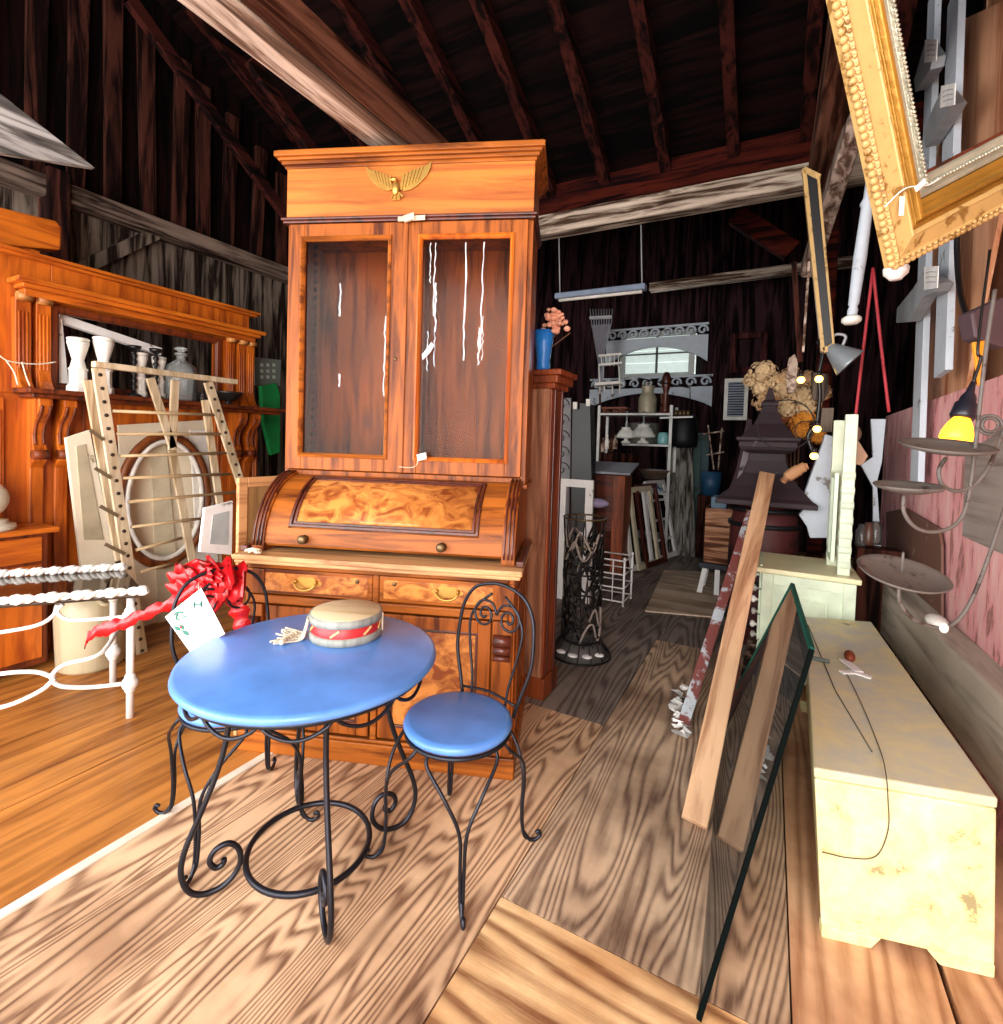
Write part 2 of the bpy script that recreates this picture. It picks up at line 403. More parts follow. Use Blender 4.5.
# far horizontal pole and braces by the back wall
p0=AY(650,288,7.6);p1=AY(805,268,7.6)
struct('trim_52',MB().bar(p0,p1+(p1-p0)*.3,.12,.14,(0,-1,0)),timber_pale_x,bevel=.01)
p0=AY(735,215,6.0);p1=AY(792,252,6.0)
struct('trim_53',MB().bar(p0,p1,.2,.12,(0,-1,0)),redbeam,bevel=.01)
# long pale beam overhead on the left
struct('trim_54',MB().box(-1.77,-1.60,YF,2.9,2.8,2.9),timber_pale,bevel=.012)
struct('trim_56',MB().box(-1.595,-1.56,YF,2.9,2.81,2.97),timber_brown,bevel=.01)
# right-hand plate, post and brace
struct('trim_57',MB().box(.16,.40,YF,4.6,3.3,3.62),timber_brown,bevel=.015)
struct('trim_58',MB().box(.27,.37,4.4,4.48,0,3.3),redbeam,bevel=.015)
p0=AY(850,140,3.6);p1=AY(808,272,4.25)
struct('trim_59',MB().bar(p0+(p0-p1)*.3,p1,.15,.1,(1,0,0)),wood('brace','#a08c80','#5c463a','z',.8,.85,.5,.3),bevel=.01)
for i,(a,b) in enumerate((((130,0),(285,215)),((250,60),(345,200)))):
    p0=AX(*a,-4.2+i*.8);p1=AX(*b,-4.2+i*.8)
    struct('trim_%d'%(60+i),MB().bar(p0,p1,.09,.06,(1,0,0)),rafterwood)
# shed-roofed grey board jutting in at upper left
g=[AX(-30,70,-3.4),AX(95,168,-3.4),AX(-30,148,-3.4)]
tag(obj('barn_board',MB().prism(g,(-.04,0,0)),wood('silver_board','#b9b6b4','#6c6764','y',.8,.8,.5,.3)),'weathered silver grey board ending in a sharp point at upper left','board')
a=AX(-10,228,-4.0);b=AX(60,240,-4.0)
tag(obj('timber_offcut',MB().prism([AX(x,y,-3.96) for x,y in ((-8,205),(57,221),(62,228),(61,250),(-8,244))],(-.12,0,0)),oak_y,bevel=.01),'short orange brown timber offcut on top of the golden mantelpiece','timber')
a=AX(12,256,-4.0)
tag(obj('wood_block',MB().box(-4.06,-3.98,a.y-.11,a.y+.12,2.441,2.475),oak),'small wood block under the timber offcut on the mantelpiece','block')
# ---------- cylinder-roll secretary bookcase ----------
A21=R(21);W=.60                     # half width
so=Vector((-.893,1.862,0))-Vector((math.cos(A21),math.sin(A21),0))*(W+.008)
sec=thing('secretary_desk','tall walnut cylinder-roll secretary desk with glazed bookcase top and brass eagle','desk',so,A21)
def panel_frame(x0,x1,z0,z1,y,sw=.05,t=.02):   # stiles and rails
    m=MB();m.box(x0,x0+sw,y-t,y,z0,z1);m.box(x1-sw,x1,y-t,y,z0,z1);m.box(x0+sw,x1-sw,y-t,y,z0,z0+sw);m.box(x0+sw,x1-sw,y-t,y,z1-sw,z1);return m
# lower carcass
m=MB();m.box(-W,-W+.03,.0,.62,0,.86).box(W-.03,W,0,.62,0,.86).box(-W+.03,W-.03,.03,.6,.08,.84)
obj('carcass',m,walnut,sec,bevel=.004)
m=MB();m.box(-W-.015,W+.015,-.02,.63,0,.09).box(-W-.008,W+.008,-.012,.626,.09,.105)
obj('plinth',m,walnut_x,sec,bevel=.005)
# side panels (right visible)
m=MB();m.box(W,W+.008,.06,.55,.16,.20).box(W,W+.008,.06,.55,.74,.78).box(W,W+.008,.06,.11,.2,.74).box(W,W+.008,.5,.55,.2,.74)
obj('side_panel',m,walnut,sec,bevel=.002)
# drawers
def pull(parent,x,z,y):
    m=MB();m.lathe([(0,-.004),(.022,-.003),(.024,.0),(0,.001)],(x-.0,y,z),16,(0,-1,0))
    bp=[Vector((x-.045,y-.004,z+.006)),Vector((x-.046,y-.02,z-.004)),Vector((x-.03,y-.026,z-.02)),Vector((x,y-.028,z-.027)),Vector((x+.03,y-.026,z-.02)),Vector((x+.046,y-.02,z-.004)),Vector((x+.045,y-.004,z+.006))]
    pl=MB();pts=[(x+.062*math.cos(2*math.pi*i/28)*(1+.12*math.cos(4*2*math.pi*i/28)),y-.004,z+.026*math.sin(2*math.pi*i/28)*(1+.15*math.cos(6*2*math.pi*i/28))) for i in range(28)]
    m.prism(pts,(0,.004,0));m.tube(crom(bp,4),.0045,8)
    m.lathe([(.009,0),(.009,.006),(.004,.014),(0,.015)],(x-.045,y-.002,z+.006),10,(0,-1,0)).lathe([(.009,0),(.009,.006),(.004,.014),(0,.015)],(x+.045,y-.002,z+.006),10,(0,-1,0))
    obj('drawer_pull',m,brass,parent)
for s,(x0,x1) in enumerate(((-W+.05,-.015),(.015,W-.05))):
    m=MB();m.box(x0,x1,-.004,.02,.705,.815)
    d=obj('drawer',m,walnut_x,sec,bevel=.004)
    obj('burl_panel',MB().box(x0+.02,x1-.02,-.0065,-.003,.72,.80),burl,d,bevel=.002)
    pull(d,(x0+x1)/2+(.03 if s else -.03),.765,-.005)
    obj('keyhole',MB().lathe([(0,0),(.009,0),(.009,.003),(0,.004)],((x0+x1)/2+(.2 if s==0 else -.2),-.006,.785),12,(0,-1,0)),brass_dark,d)
m=MB();m.box(-W+.03,W-.03,-.012,.03,.665,.70).box(-W+.03,W-.03,-.008,.03,.818,.84).box(-.014,.014,-.006,.03,.10,.818)
obj('rail',m,walnut_x,sec,bevel=.005)
# cupboard doors
for (x0,x1) in ((-W+.10,-.02),(.02,W-.10)):
    d=obj('cupboard_door',panel_frame(x0,x1,.115,.655,.012,.055,.02),walnut,sec,bevel=.004)
    obj('burl_panel',MB().box(x0+.06,x1-.06,-.001,.01,.175,.595),burl,d,bevel=.006)
    obj('moulding',panel_frame(x0+.052,x1-.052,.167,.603,-.001,.012,.008),walnut_dark,d,bevel=.003)
# corner pilasters with scrolled brackets
for sx in (-1,1):
    xc=sx*(W-.05)
    m=MB();m.box(xc-.042,xc+.042,-.018,.03,.105,.66)
    m.box(xc-.048,xc+.048,-.028,.03,.105,.17)
    p=obj('pilaster',m,walnut,sec,bevel=.006)
    m=MB()
    for z,r in ((.585,.024),(.545,.018),(.512,.012)): m.tube([(xc-.036,-.026,z),(xc+.036,-.026,z)],r,12)
    obj('scroll_bracket',m,walnut_dark,p)
    m=MB().box(xc-.045,xc+.045,-.012,.02,.705,.815);obj('corner_block',m,walnut,sec,bevel=.004)
# writing surface
m=MB();m.box(-W-.02,W+.02,-.055,.62,.845,.862)
m.box(-W-.028,W+.028,-.065,.62,.862,.885)
obj('writing_board',m,worn_edge,sec,bevel=.006)
for sx in (-1,1): obj('side_rail',MB().box(sx*(W+.012)-.016,sx*(W+.012)+.016,.0,.5,.886,.91),walnut_dark,sec,bevel=.004)
# roll front: quarter cylinder
def arc(u,r=.30,cy=.335,cz=.888):   # u 0..1 from front bottom to top
    a=R(180-4-u*84);return cy+r*math.cos(a),cz+r*math.sin(a)*1.06
def rollstrip(x0,x1,u0,u1,r0,r1,n=18):
    m=MB();vs=[]
    for i in range(n+1):
        u=u0+(u1-u0)*i/n
        for x,r in ((x0,r0),(x1,r0),(x1,r1),(x0,r1)):
            y,z=arc(u,r);vs.append((x,y,z))
    fs=[]
    for i in range(n):
        for k in range(4): fs.append((i*4+k,i*4+(k+1)%4,(i+1)*4+(k+1)%4,(i+1)*4+k))
    fs+= [(0,1,2,3),(n*4+3,n*4+2,n*4+1,n*4)]
    return m.add(vs,fs,True)
roll=rollstrip(-W+.07,W-.07,.0,1.,.27,.30)
rl=obj('roll_top',roll,walnut_x,sec)
m=MB()
for a in ((-W+.07,W-.07,.02,.17,.30,.308),(-W+.07,W-.07,.86,1.,.30,.308),(-W+.07,-W+.17,.17,.86,.30,.308),(W-.17,W-.07,.17,.86,.30,.308)):
    q=rollstrip(*a);m.add(q.v,q.f,False)
obj('roll_frame',m,walnut_x,rl)
obj('burl_panel',rollstrip(-W+.2,W-.2,.24,.80,.30,.306),burl,rl)
for d_,rr in ((.0,.314),(.018,.311)):
    m=MB()
    x0,x1,u0,u1=-W+.175+d_,W-.175-d_,.185+d_*1.6,.845-d_*1.6
    for a in ((x0,x1,u0,u0+.02),(x0,x1,u1-.02,u1)): 
        q=rollstrip(*a,.30,rr,4);m.add(q.v,q.f,False)
    for a in ((x0,x0+.010,u0,u1),(x1-.010,x1,u0,u1)):
        q=rollstrip(*a,.30,rr);m.add(q.v,q.f,False)
    obj('moulding',m,walnut_dark,rl)
for x in (-.345,.275):
    y,z=arc(.075,.306);obj('knob',MB().lathe([(.014,0),(.02,.003),(.010,.008),(.009,.016),(.019,.024),(.02,.032),(.012,.038),(0,.04)],(x,y,z),16,(0,-1,.1)),brass_dark,rl)
# curved end cheeks
for sx in (-1,1):
    m=MB();poly=[];xo=sx*(W-.07) if sx>0 else -W+.012
    for i in range(15):
        y,z=arc(i/14*1.0,.318);poly.append((xo,y,z))
    poly+=[(xo,.62,arc(1,.318)[1]),(xo,.62,.886),(xo,arc(0,.318)[0],.886)]
    m.prism(poly,(.058,0,0));ck=obj('cheek',m,walnut,sec,bevel=.004)
    m=MB()
    for k in (0.012,.03,.046):
        q=rollstrip(xo+k-.004,xo+k+.004,.0,1.,.316,.326);m.add(q.v,q.f,True)
    obj('moulding',m,walnut_dark,ck)
# upper bookcase
UY=.28;Z0=1.205;ZT=2.44
m=MB();m.box(-W,-W+.025,UY+.02,.64,Z0,2.70).box(W-.025,W,UY+.02,.64,Z0,2.70).box(-W,W,.62,.64,Z0,2.70).box(-W+.02,W-.02,UY+.02,.62,Z0,Z0+.03).box(-W+.02,W-.02,UY+.02,.62,2.41,2.44).box(-W+.02,W-.02,.33,.62,2.68,2.70)
m.box(-W-.01,W+.01,UY+.005,.64,1.186,1.206)
obj('bookcase_case',m,walnut,sec,bevel=.003)
m=MB()
for i in range(26):
    for x in (-W+.035,W-.035,-.02): m.box(x-.008,x+.008,.50,.515,Z0+.06+i*.045,Z0+.085+i*.045)
obj('shelf_rest',m,walnut_dark,sec)
obj('case_divider',MB().box(-.02,.02,.55,.615,Z0+.03,2.41),wood('inner_oak','#9c5a2c','#6a3515','z',1.,.5),sec)
obj('frieze',MB().box(-W,W,UY,UY+.03,2.45,2.70),frieze_m,sec,bevel=.003)
m=MB()
for (o_,z0,z1) in ((.012,2.425,2.438),(.02,2.438,2.450)): m.box(-W-o_,W+o_,UY-o_,.645,z0,z1)
obj('ledge_moulding',m,walnut_dark,sec,bevel=.004)
m=MB()
for (o_,z0,z1) in ((.008,2.685,2.70),(.02,2.70,2.715),(.032,2.715,2.728),(.045,2.728,2.752),(.038,2.752,2.758)): m.box(-W-o_,W+o_,UY-o_,.645,z0,z1)
obj('cornice',m,walnut_x,sec,bevel=.005)
gls=glassy('cabinet_glass',(.86,.8,.74),.0,.16,1.2)
for k,(x0,x1) in enumerate(((-W+.022,-.004),(.004,W-.022))):
    y=UY+.018;z0,z1=Z0+.035,2.42;sw=.075
    d=obj('glazed_door',panel_frame(x0,x1,z0,z1,y,sw,.026),walnut,sec,bevel=.003)
    m=MB().frame((x0+sw-.014,y-.026,z0+sw-.014),(1,0,0),(0,0,1),x1-x0-2*sw+.028,z1-z0-2*sw+.028,[(0,0),(0,.008),(.008,.012),(.016,.004),(.02,-.004),(.02,-.012),(0,-.012)],(0,-1,0))
    obj('moulding',m,walnut_x if k==0 else oak,d)
    obj('glass_pane',MB().box(x0+sw,x1-sw,y-.012,y-.009,z0+sw,z1-sw),gls,d)
    if k==0: obj('keyhole',MB().lathe([(0,0),(.009,0),(.008,.003),(0,.004)],(x1-.03,y-.026,1.78),12,(0,-1,0)),brass_dark,d)
    if k==1: obj('astragal',MB().box(x0-.012,x0+.012,y-.034,y-.026,z0,z1),walnut,d,bevel=.003)
# pale reflections on the panes, modelled as thin white tubes
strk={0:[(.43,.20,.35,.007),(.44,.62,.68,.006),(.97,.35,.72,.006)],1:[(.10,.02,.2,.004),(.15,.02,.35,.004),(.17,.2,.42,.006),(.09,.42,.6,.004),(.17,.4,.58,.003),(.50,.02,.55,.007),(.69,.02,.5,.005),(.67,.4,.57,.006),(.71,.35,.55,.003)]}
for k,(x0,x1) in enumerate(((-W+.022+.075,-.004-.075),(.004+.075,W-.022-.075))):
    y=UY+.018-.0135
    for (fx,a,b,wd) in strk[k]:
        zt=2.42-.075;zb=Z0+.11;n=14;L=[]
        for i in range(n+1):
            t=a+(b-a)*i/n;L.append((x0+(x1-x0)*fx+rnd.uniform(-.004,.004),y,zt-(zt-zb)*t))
        obj('reflection_streak',MB().tube(L,[wd*rnd.uniform(.3,.8) for _ in L],6),flat('streak_white','#dfe6e4',.5),sec)
obj('paper_scrap',MB().prism([(.095,UY-.012,1.80),(.14,UY-.012,1.86),(.155,UY-.012,1.845),(.135,UY-.012,1.81),(.10,UY-.012,1.775)],(0,.002,0)),flat('scrap','#b9bdc4',.6),sec)
# brass eagle
eg=MB();ex,ez,ey=-.05,2.585,UY-.002
def wing(sx):
    tip=[(0,.0),(.02,.035),(.05,.055),(.085,.062),(.115,.078),(.125,.09),(.12,.06),(.108,.038),(.09,.018),(.07,.0),(.045,-.014),(.02,-.018)]
    m=MB();sc=1.25 if sx>0 else 1.1
    m.prism([(ex+sx*(.012+p[0]*sc),ey,ez+p[1]*sc) for p in tip],(0,-.008,0))
    for i in range(6):
        t=i/6;m.bar((ex+sx*(.03+.085*t)*sc,ey-.010,ez+(.045+.03*t)*sc),(ex+sx*(.02+.075*t)*sc,ey-.010,ez+(-.014+.04*t)*sc),.010,.005,(0,-1,0))
    return m
for sx in (-1,1): eg_w=wing(sx);eg.add(eg_w.v,eg_w.f)
eg.ball((ex,ey-.012,ez-.012),.026,sc=(.75,.5,1.25)).ball((ex-.008,ey-.016,ez+.028),.013,sc=(1.2,.7,.9)).lathe([(.006,0),(.001,.014)],(ex-.02,ey-.016,ez+.027),8,(-1,0,-.3))
eg.prism([(ex-.012,ey,ez-.035),(ex+.012,ey,ez-.035),(ex+.02,ey,ez-.062),(ex-.02,ey,ez-.062)],(0,-.008,0))
for dx in (-.02,.0,.02,.036): eg.bar((ex+dx*.4,ey-.01,ez-.03),(ex+dx,ey-.012,ez-.066+abs(dx)*.4),.008,.006,(0,-1,0))
obj('brass_eagle',eg,brass,sec,bevel=.001)
# hinge scraps
obj('hinge_strip',MB().bar((-.03,UY-.03,2.423),(.10,UY-.03,2.428),.004,.022,(0,0,1)).bar((.0,UY-.032,2.42),(.05,UY-.034,2.434),.012,.03,(0,0,1)),flat('pale_scrap','#cfb09a',.6),sec)
# folded white tag with string inside lower right pane
tg=thing('paper_tag','small white folded tag on a string hanging at the bookcase door gap','tag',so+Matrix.Rotation(A21,3,'Z')@Vector((.09,UY-.03,1.33)),A21)
obj('card',MB().prism([(0,0,0),(.045,0,.012),(.05,0,-.018),(.008,0,-.03)],(0,-.012,0)),tagm,tg,bevel=.003)
obj('string',MB().tube(crom([(.01,-.006,-.01),(.0,-.008,-.05),(-.03,-.008,-.062),(-.085,-.008,-.06)],5),.0015,5),rope_m,tg)
# rope knot on the left of the writing board
kn=MB();kp=so+Matrix.Rotation(A21,3,'Z')@Vector((-W+.06,-.03,.892))
for i in range(7):
    a=rnd.uniform(0,6.28);kn.tube(crom([kp+Vector((math.cos(a)*.05,math.sin(a)*.03,.003)),kp+Vector((math.cos(a+2)*.02,0,.014)),kp+Vector((math.cos(a+3.6)*.055,math.sin(a+3.6)*.02,.003))],5),.004,6)
tag(obj('cord_knot',kn,rope_m),'knotted pale cord lying on the left end of the writing board','cord')
# framed panel leaning at the left end of the desk
pb=thing('framed_wood_panel','narrow pale framed wooden panel standing against the left side of the secretary','panel',so+Matrix.Rotation(A21,3,'Z')@Vector((-W-.10,.10,0)),A21+R(70))
m=panel_frame(-.02,.34,0,1.2,0,.045,.02);obj('frame',m,worn_edge,pb,bevel=.003)
obj('panel',MB().box(.025,.295,-.012,-.004,.045,1.155),wood('drab_panel','#a98556','#6d4f2c','z',1.),pb)

# ---------- bistro chairs ----------
def make_chair():
    t=thing('bistro_chair','iron parlour chair with round blue seat standing right of the blue table','chair',(0,0,0),0,'blue and iron parlour chairs')
    obj('seat',MB().lathe([(0,.435),(.165,.435),(.178,.44),(.184,.452),(.178,.464),(.16,.468),(0,.468)],n=48),blue,t)
    obj('seat_ring',MB().ring((0,0,.428),.175,.007,48),iron,t)
    for k in range(4):
        a=R(45+90*k);u=Vector((math.cos(a),math.sin(a),0));m=MB()
        fr=.285
        for s in (-1,1):
            b=a+s*R(38);p0=Vector((math.cos(b)*.174,math.sin(b)*.174,.43))
            v=Vector((-math.sin(a),math.cos(a),0))*s
            pts=[p0,p0+u*.025+Vector((0,0,-.03)),u*.215+v*.055+Vector((0,0,.33)),u*.235+v*.012+Vector((0,0,.24)),u*.232+v*.006+Vector((0,0,.12)),u*.24+v*.004+Vector((0,0,.035)),u*.262+Vector((0,0,.010))]
            m.tube(crom(pts,6),.0058,8)
        m.tube(crom([u*.24+Vector((0,0,.04)),u*.262+Vector((0,0,.010)),u*.285+Vector((0,0,.008)),u*.302+Vector((0,0,.022)),u*.295+Vector((0,0,.036)),u*.285+Vector((0,0,.030))],5),.0065,8)
        obj('leg',m,iron,t)
    y=.165
    def P(x,z): return Vector((x,y+(z-.43)*.13,z))
    o=[P(-.115,.43),P(-.135,.50),P(-.165,.60),P(-.168,.68),P(-.155,.775),P(-.105,.845),P(0,.872),P(.105,.845),P(.155,.775),P(.168,.68),P(.165,.60),P(.135,.50),P(.115,.43)]
    obj('back_hoop',MB().tube(crom(o,5),.0068,8),iron,t)
    o=[P(-.075,.43),P(-.082,.52),P(-.105,.62),P(-.118,.72),P(-.085,.785),P(-.03,.832)]
    m=MB().tube(crom(o,5),.005,8).tube([Vector((-p.x,p.y,p.z)) for p in crom(o,5)],.005,8)
    m.tube(crom([P(-.12,.47),P(0,.485),P(.12,.47)],5),.005,8)
    for s in (-1,1):
        sp=spiral((0,0,0),.052,.008,R(90),R(90-600),Vector((s,0,0)),Vector((0,0,1)),40)
        pts=[P(0,0)*0+Vector((s*.055+p.x,y+(.752+p.z-.43)*.13,.752+p.z)) for p in sp]
        m.tube(pts,.0048,8);m.tube(crom([P(s*.055,.804),P(s*.02,.795),P(0,.76)],4),.0048,8)
    obj('back_scroll',m,iron,t)
    return t
ch1=make_chair();ch1.location=(-.895,1.43,0);ch1.rotation_euler=(0,0,R(-7))
ch2=dup(ch1,(-1.66,1.15,0),R(72),'iron parlour chair with blue seat, half hidden behind the table, red bow on its back')
# ---------- bistro table ----------
TC=Vector((-1.285,1.155,0))
tb=thing('bistro_table','round blue-topped bistro table with scrolled wrought iron base','table',TC,R(-33))
obj('tabletop',MB().lathe([(0,.668),(.372,.668),(.388,.672),(.397,.683),(.394,.694),(.382,.699),(0,.70)],n=80),blue,tb)
m=MB().ring((0,0,.66),.365,.009,64).ring((0,0,.60),.25,.008,48)
obj('rim_hoop',m,iron,tb)
sw=MB();n=12
pts=[]
for i in range(n*10):
    a=2*math.pi*i/(n*10);z=.655-.042*abs(math.sin(a*n/2))**.8;pts.append((math.cos(a)*.358,math.sin(a)*.358,z))
obj('wire_swag',sw.tube(pts,.0055,8,closed=True),iron,tb)
obj('base_ring',MB().ring((0,0,.055),.19,.0095,56),iron,tb)
for k in range(4):
    a=R(90*k);u=Vector((math.cos(a),math.sin(a),0));Zv=Vector((0,0,1));m=MB()
    def Q(r,z): return u*r+Zv*z
    path=[Q(.26,.655),Q(.245,.58),Q(.245,.49),Q(.27,.38),Q(.31,.27),Q(.35,.17),Q(.362,.10),Q(.345,.04),Q(.31,.012),Q(.262,.012),Q(.225,.035),Q(.205,.075),Q(.212,.12),Q(.24,.145),Q(.275,.135),Q(.288,.105),Q(.272,.08),Q(.252,.085),Q(.25,.10)]
    m.tube(crom(path,6),.0085,8)
    obj('leg',m,iron,tb)
# ---------- toy drum ----------
dc=G(346,634,.701);DR=.122
dr=thing('toy_drum','small drum with pale wooden head and red painted band, on the blue table','drum',(dc.x,dc.y,.701),R(20))
obj('drum_shell',MB().lathe([(0,.002),(DR-.006,.002),(DR-.004,.006),(DR-.004,.084),(0,.084)],n=56),flat('drum_red','#b8262c',.4),dr)
for z in (.0,.06): obj('hoop',MB().lathe([(DR-.006,z),(DR+.002,z),(DR+.003,z+.012),(DR+.002,z+.026),(DR-.006,z+.026)],n=56),wood('drum_gray','#a3a69f','#7e817c','z',1.,.6),dr)
obj('drum_head',MB().lathe([(0,.084),(DR-.002,.084),(DR-.006,.0885),(0,.0885)],n=56),wood('drum_skin','#f3dfb8','#dcc090','x',1.,.6,.4),dr)
m=MB()
for i in range(20):
    a=2*math.pi*i/20
    if i%3==0:
        obj('painted_emblem',MB().bar((math.cos(a)*(DR-.002),math.sin(a)*(DR-.002),.032),(math.cos(a+.25)*(DR-.002),math.sin(a+.25)*(DR-.002),.054),.006,.004,(math.cos(a),math.sin(a),0)),flat('drum_gold','#e7c27f',.5),dr)
m=MB()
for k in range(9):
    a=R(205)+rnd.uniform(-.25,.25);r=DR+.006
    p=[Vector((math.cos(a)*r,math.sin(a)*r,.07)),Vector((math.cos(a)*(r+.008),math.sin(a)*(r+.008),.035)),Vector((math.cos(a)*(r+.02),math.sin(a)*(r+.02),.006)),Vector((math.cos(a)*(r+.06),math.sin(a)*(r+.06)+rnd.uniform(-.03,.03),.006)),Vector((math.cos(a)*(r+.10),math.sin(a)*(r+.10)+rnd.uniform(-.035,.035),.008+k*.001))]
    m.tube(crom(p,5),.0035,6)
for k in range(6):
    a=R(200+k*4);m.ball((math.cos(a)*(DR+.05+k*.008),math.sin(a)*(DR+.05+k*.008),.01),.010)
m2=MB().tube(crom([Vector((math.cos(R(15))*(DR+.004),math.sin(R(15))*(DR+.004),z)) for z in (.012,.03,.06,.078)],4),.004,6)
obj('tassel',m,rope_m,dr);obj('lacing',m2,rope_m,dr)
# ---------- golden oak mantelpiece along the left wall ----------
MX=-3.95;Y0,Y1=.62,2.86
mt=thing('mantelpiece','large golden oak mantelpiece with open mirror frame and shelf by the left wall','mantelpiece',(MX,(Y0+Y1)/2,0))
def mb_w(f): m=MB();f(m);return m
ZS=1.60;ZU=2.20
m=MB().box(MX-.12,MX,Y0,1.98-.0,0,ZS-.02) if False else MB()
m.box(MX-.10,MX,Y0,1.62,0,ZS).box(MX-.10,MX,2.56,Y1,0,ZS).box(MX-.10,MX,1.62,2.56,1.32,ZS)
obj('lower_surround',m,oak,mt,world=True,bevel=.004)
m=MB().box(MX-.08,MX-.01,Y0,1.46,ZS,2.42).box(MX-.08,MX-.01,2.52,Y1-.06,ZS,2.42).box(MX-.08,MX-.01,1.46,2.52,2.14,2.42).box(MX-.08,MX-.01,1.46,2.52,ZS,1.66)
obj('upper_surround',m,oak,mt,world=True,bevel=.004)
m=MB().box(MX-.1,MX+.05,Y0,Y1+.01,2.42,2.44).box(MX-.1,MX+.03,Y0,Y1-.01,2.40,2.42)
obj('top_cornice',m,oak_y,mt,world=True,bevel=.004)
m=MB().box(MX-.0,MX+.16,1.25,Y1-.02,2.235,2.262).box(MX-.0,MX+.13,1.28,Y1-.05,2.21,2.235).box(MX-.0,MX+.09,1.30,Y1-.07,2.17,2.21)
obj('upper_shelf',m,oak_y,mt,world=True,bevel=.004)
m=MB().box(MX-.0,MX+.24,1.27,Y1+.14,ZS,ZS+.028).box(MX-.0,MX+.2,1.3,Y1+.1,ZS-.025,ZS)
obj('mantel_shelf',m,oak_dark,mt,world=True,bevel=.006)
m=MB().frame((MX,1.45,1.64),(0,1,0),(0,0,1),1.09,.52,[(0,0),(0,.02),(.03,.02),(.045,.005),(.045,-.02),(0,-.02)],(1,0,0))
obj('mirror_moulding',m,oak_dark,mt,world=True,bevel=.002)
# fluted upper pilasters with scroll tops, and lower corbels
for yc in (1.31,1.405,2.60,2.70,2.78):
    m=MB().box(MX-.01,MX+.045,yc-.036,yc+.036,1.63,2.16)
    for d in (-.018,0,.018): m.tube([(MX+.046,yc+d,1.72),(MX+.046,yc+d,2.08)],.006,6)
    m.prism([(MX+.04,yc-.03,1.63),(MX+.11,yc-.03,1.63),(MX+.07,yc-.03,1.68),(MX+.04,yc-.03,1.78)],(0,.06,0))
    p=obj('upper_pilaster',m,oak,mt,world=True,bevel=.004)
    obj('scroll',MB().tube([(MX+.06,yc-.034,2.165),(MX+.06,yc+.034,2.165)],.026,14),wood('scroll_oak','#c98a4c','#8a4a1a','y',1.,.4),p,world=True)
for yc in (1.37,1.49,2.64,2.76):
    prof=[(0,1.575),(.17,1.575),(.175,1.53),(.15,1.48),(.10,1.43),(.075,1.36),(.085,1.30),(.105,1.26),(.09,1.20),(.05,1.16),(.04,.9),(.05,.3),(.08,.22),(.08,0),(0,0)]
    m=MB().prism([(MX+a,yc-.034,z) for a,z in prof],(0,.068,0))
    p=obj('corbel_pilaster',m,oak,mt,world=True,bevel=.006)
    m=MB()
    for dy in (-.02,.02): m.tube(crom([(MX+.178,yc+dy,1.53),(MX+.155,yc+dy,1.48),(MX+.105,yc+dy,1.43),(MX+.08,yc+dy,1.36),(MX+.09,yc+dy,1.30)],4),.008,6)
    m.tube([(MX+.09,yc-.036,1.24),(MX+.09,yc+.036,1.24)],.03,14)
    obj('carved_scroll',m,oak_dark,p,world=True)
for yc in (1.05,1.2,2.50,2.84): obj('reeded_stile',MB().box(MX,MX+.025,yc-.03,yc+.03,.0,1.57).tube([(MX+.025,yc-.01,.1),(MX+.025,yc-.01,1.5)],.008,6).tube([(MX+.025,yc+.012,.1),(MX+.025,yc+.012,1.5)],.008,6),oak,mt,world=True,bevel=.003)
# string and bow tied across the left pilaster
sb=MB();q=lambda px,py:AX(px,py,MX+.14)
sb.tube(crom([q(-4,352),q(6,360),q(20,363),q(40,364),q(56,362)],5),.004,6)
sb.tube(crom([q(6,360),q(14,372),q(18,385)],5),.004,6).tube(crom([q(22,362),q(26,376),q(30,386)],5),.004,6)
tag(obj('twine',sb,rope_m),'pale pink twine tied across the left pilaster of the golden mantelpiece','string')
# items on the mantel shelf
SH=ZS+.030
def onshelf(px,yy=None): 
    p=AX(px,395,MX+.12);return Vector((MX+.12,p.y,SH))
def pillar(loc,h,label,s=1.):
    t=thing('white_pillar_candlestick',label,'candlestick',loc,0,'white candlesticks on the mantel shelf')
    obj('base',MB().lathe([(.058*s,0),(.058*s,.035),(.05*s,.045),(.045*s,.05),(.045*s,.40*h),(.052*s,.42*h)],n=8,smooth=False,rot=R(22)),white,t,bevel=.003)
    obj('shaft',MB().lathe([(.052*s,.42*h),(.04*s,.46*h),(.034*s,.55*h),(.03*s,.6*h),(.036*s,.66*h),(.056*s,.9*h),(.056*s,.93*h)],n=20),white,t)
    obj('cup',MB().lathe([(.046*s,.93*h),(.056*s,.95*h),(.058*s,.985*h),(.05*s,h),(.0,h)],n=20),white,t)
    return t
pillar(onshelf(78),.335,'white pillar candlestick standing leftmost on the mantel shelf')
pillar(onshelf(101)+Vector((.03,0,0)),.36,'white pillar candlestick second from left, taller than its neighbour on the shelf')
pillar(onshelf(143)+Vector((-.04,0,0)),.31,'slim white candlestick between the two black ones on the shelf',.8)
pillar(onshelf(161)+Vector((-.03,0,0)),.30,'slim white candlestick between the right black one and the glass bottle',.8)
def turned(loc,label):
    t=thing('black_turned_candlestick',label,'candlestick',loc,0,'black turned candlesticks on the mantel shelf')
    obj('base',MB().lathe([(.045,0),(.048,.008),(.04,.016),(.02,.026),(.014,.04)],n=20),black,t)
    pr=[(.014,.04)]
    for i in range(6): z=.05+i*.042;pr+=[(.010,z),(.018,z+.014),(.018,z+.022),(.010,z+.036)]
    obj('stem',MB().lathe(pr+[(.012,.31)],n=16),black,t)
    obj('drip_pan',MB().lathe([(.012,.31),(.036,.325),(.042,.345),(.016,.338),(0,.338)],n=20),black,t)
turned(onshelf(134),'black turned candlestick on the shelf, the left one of two')
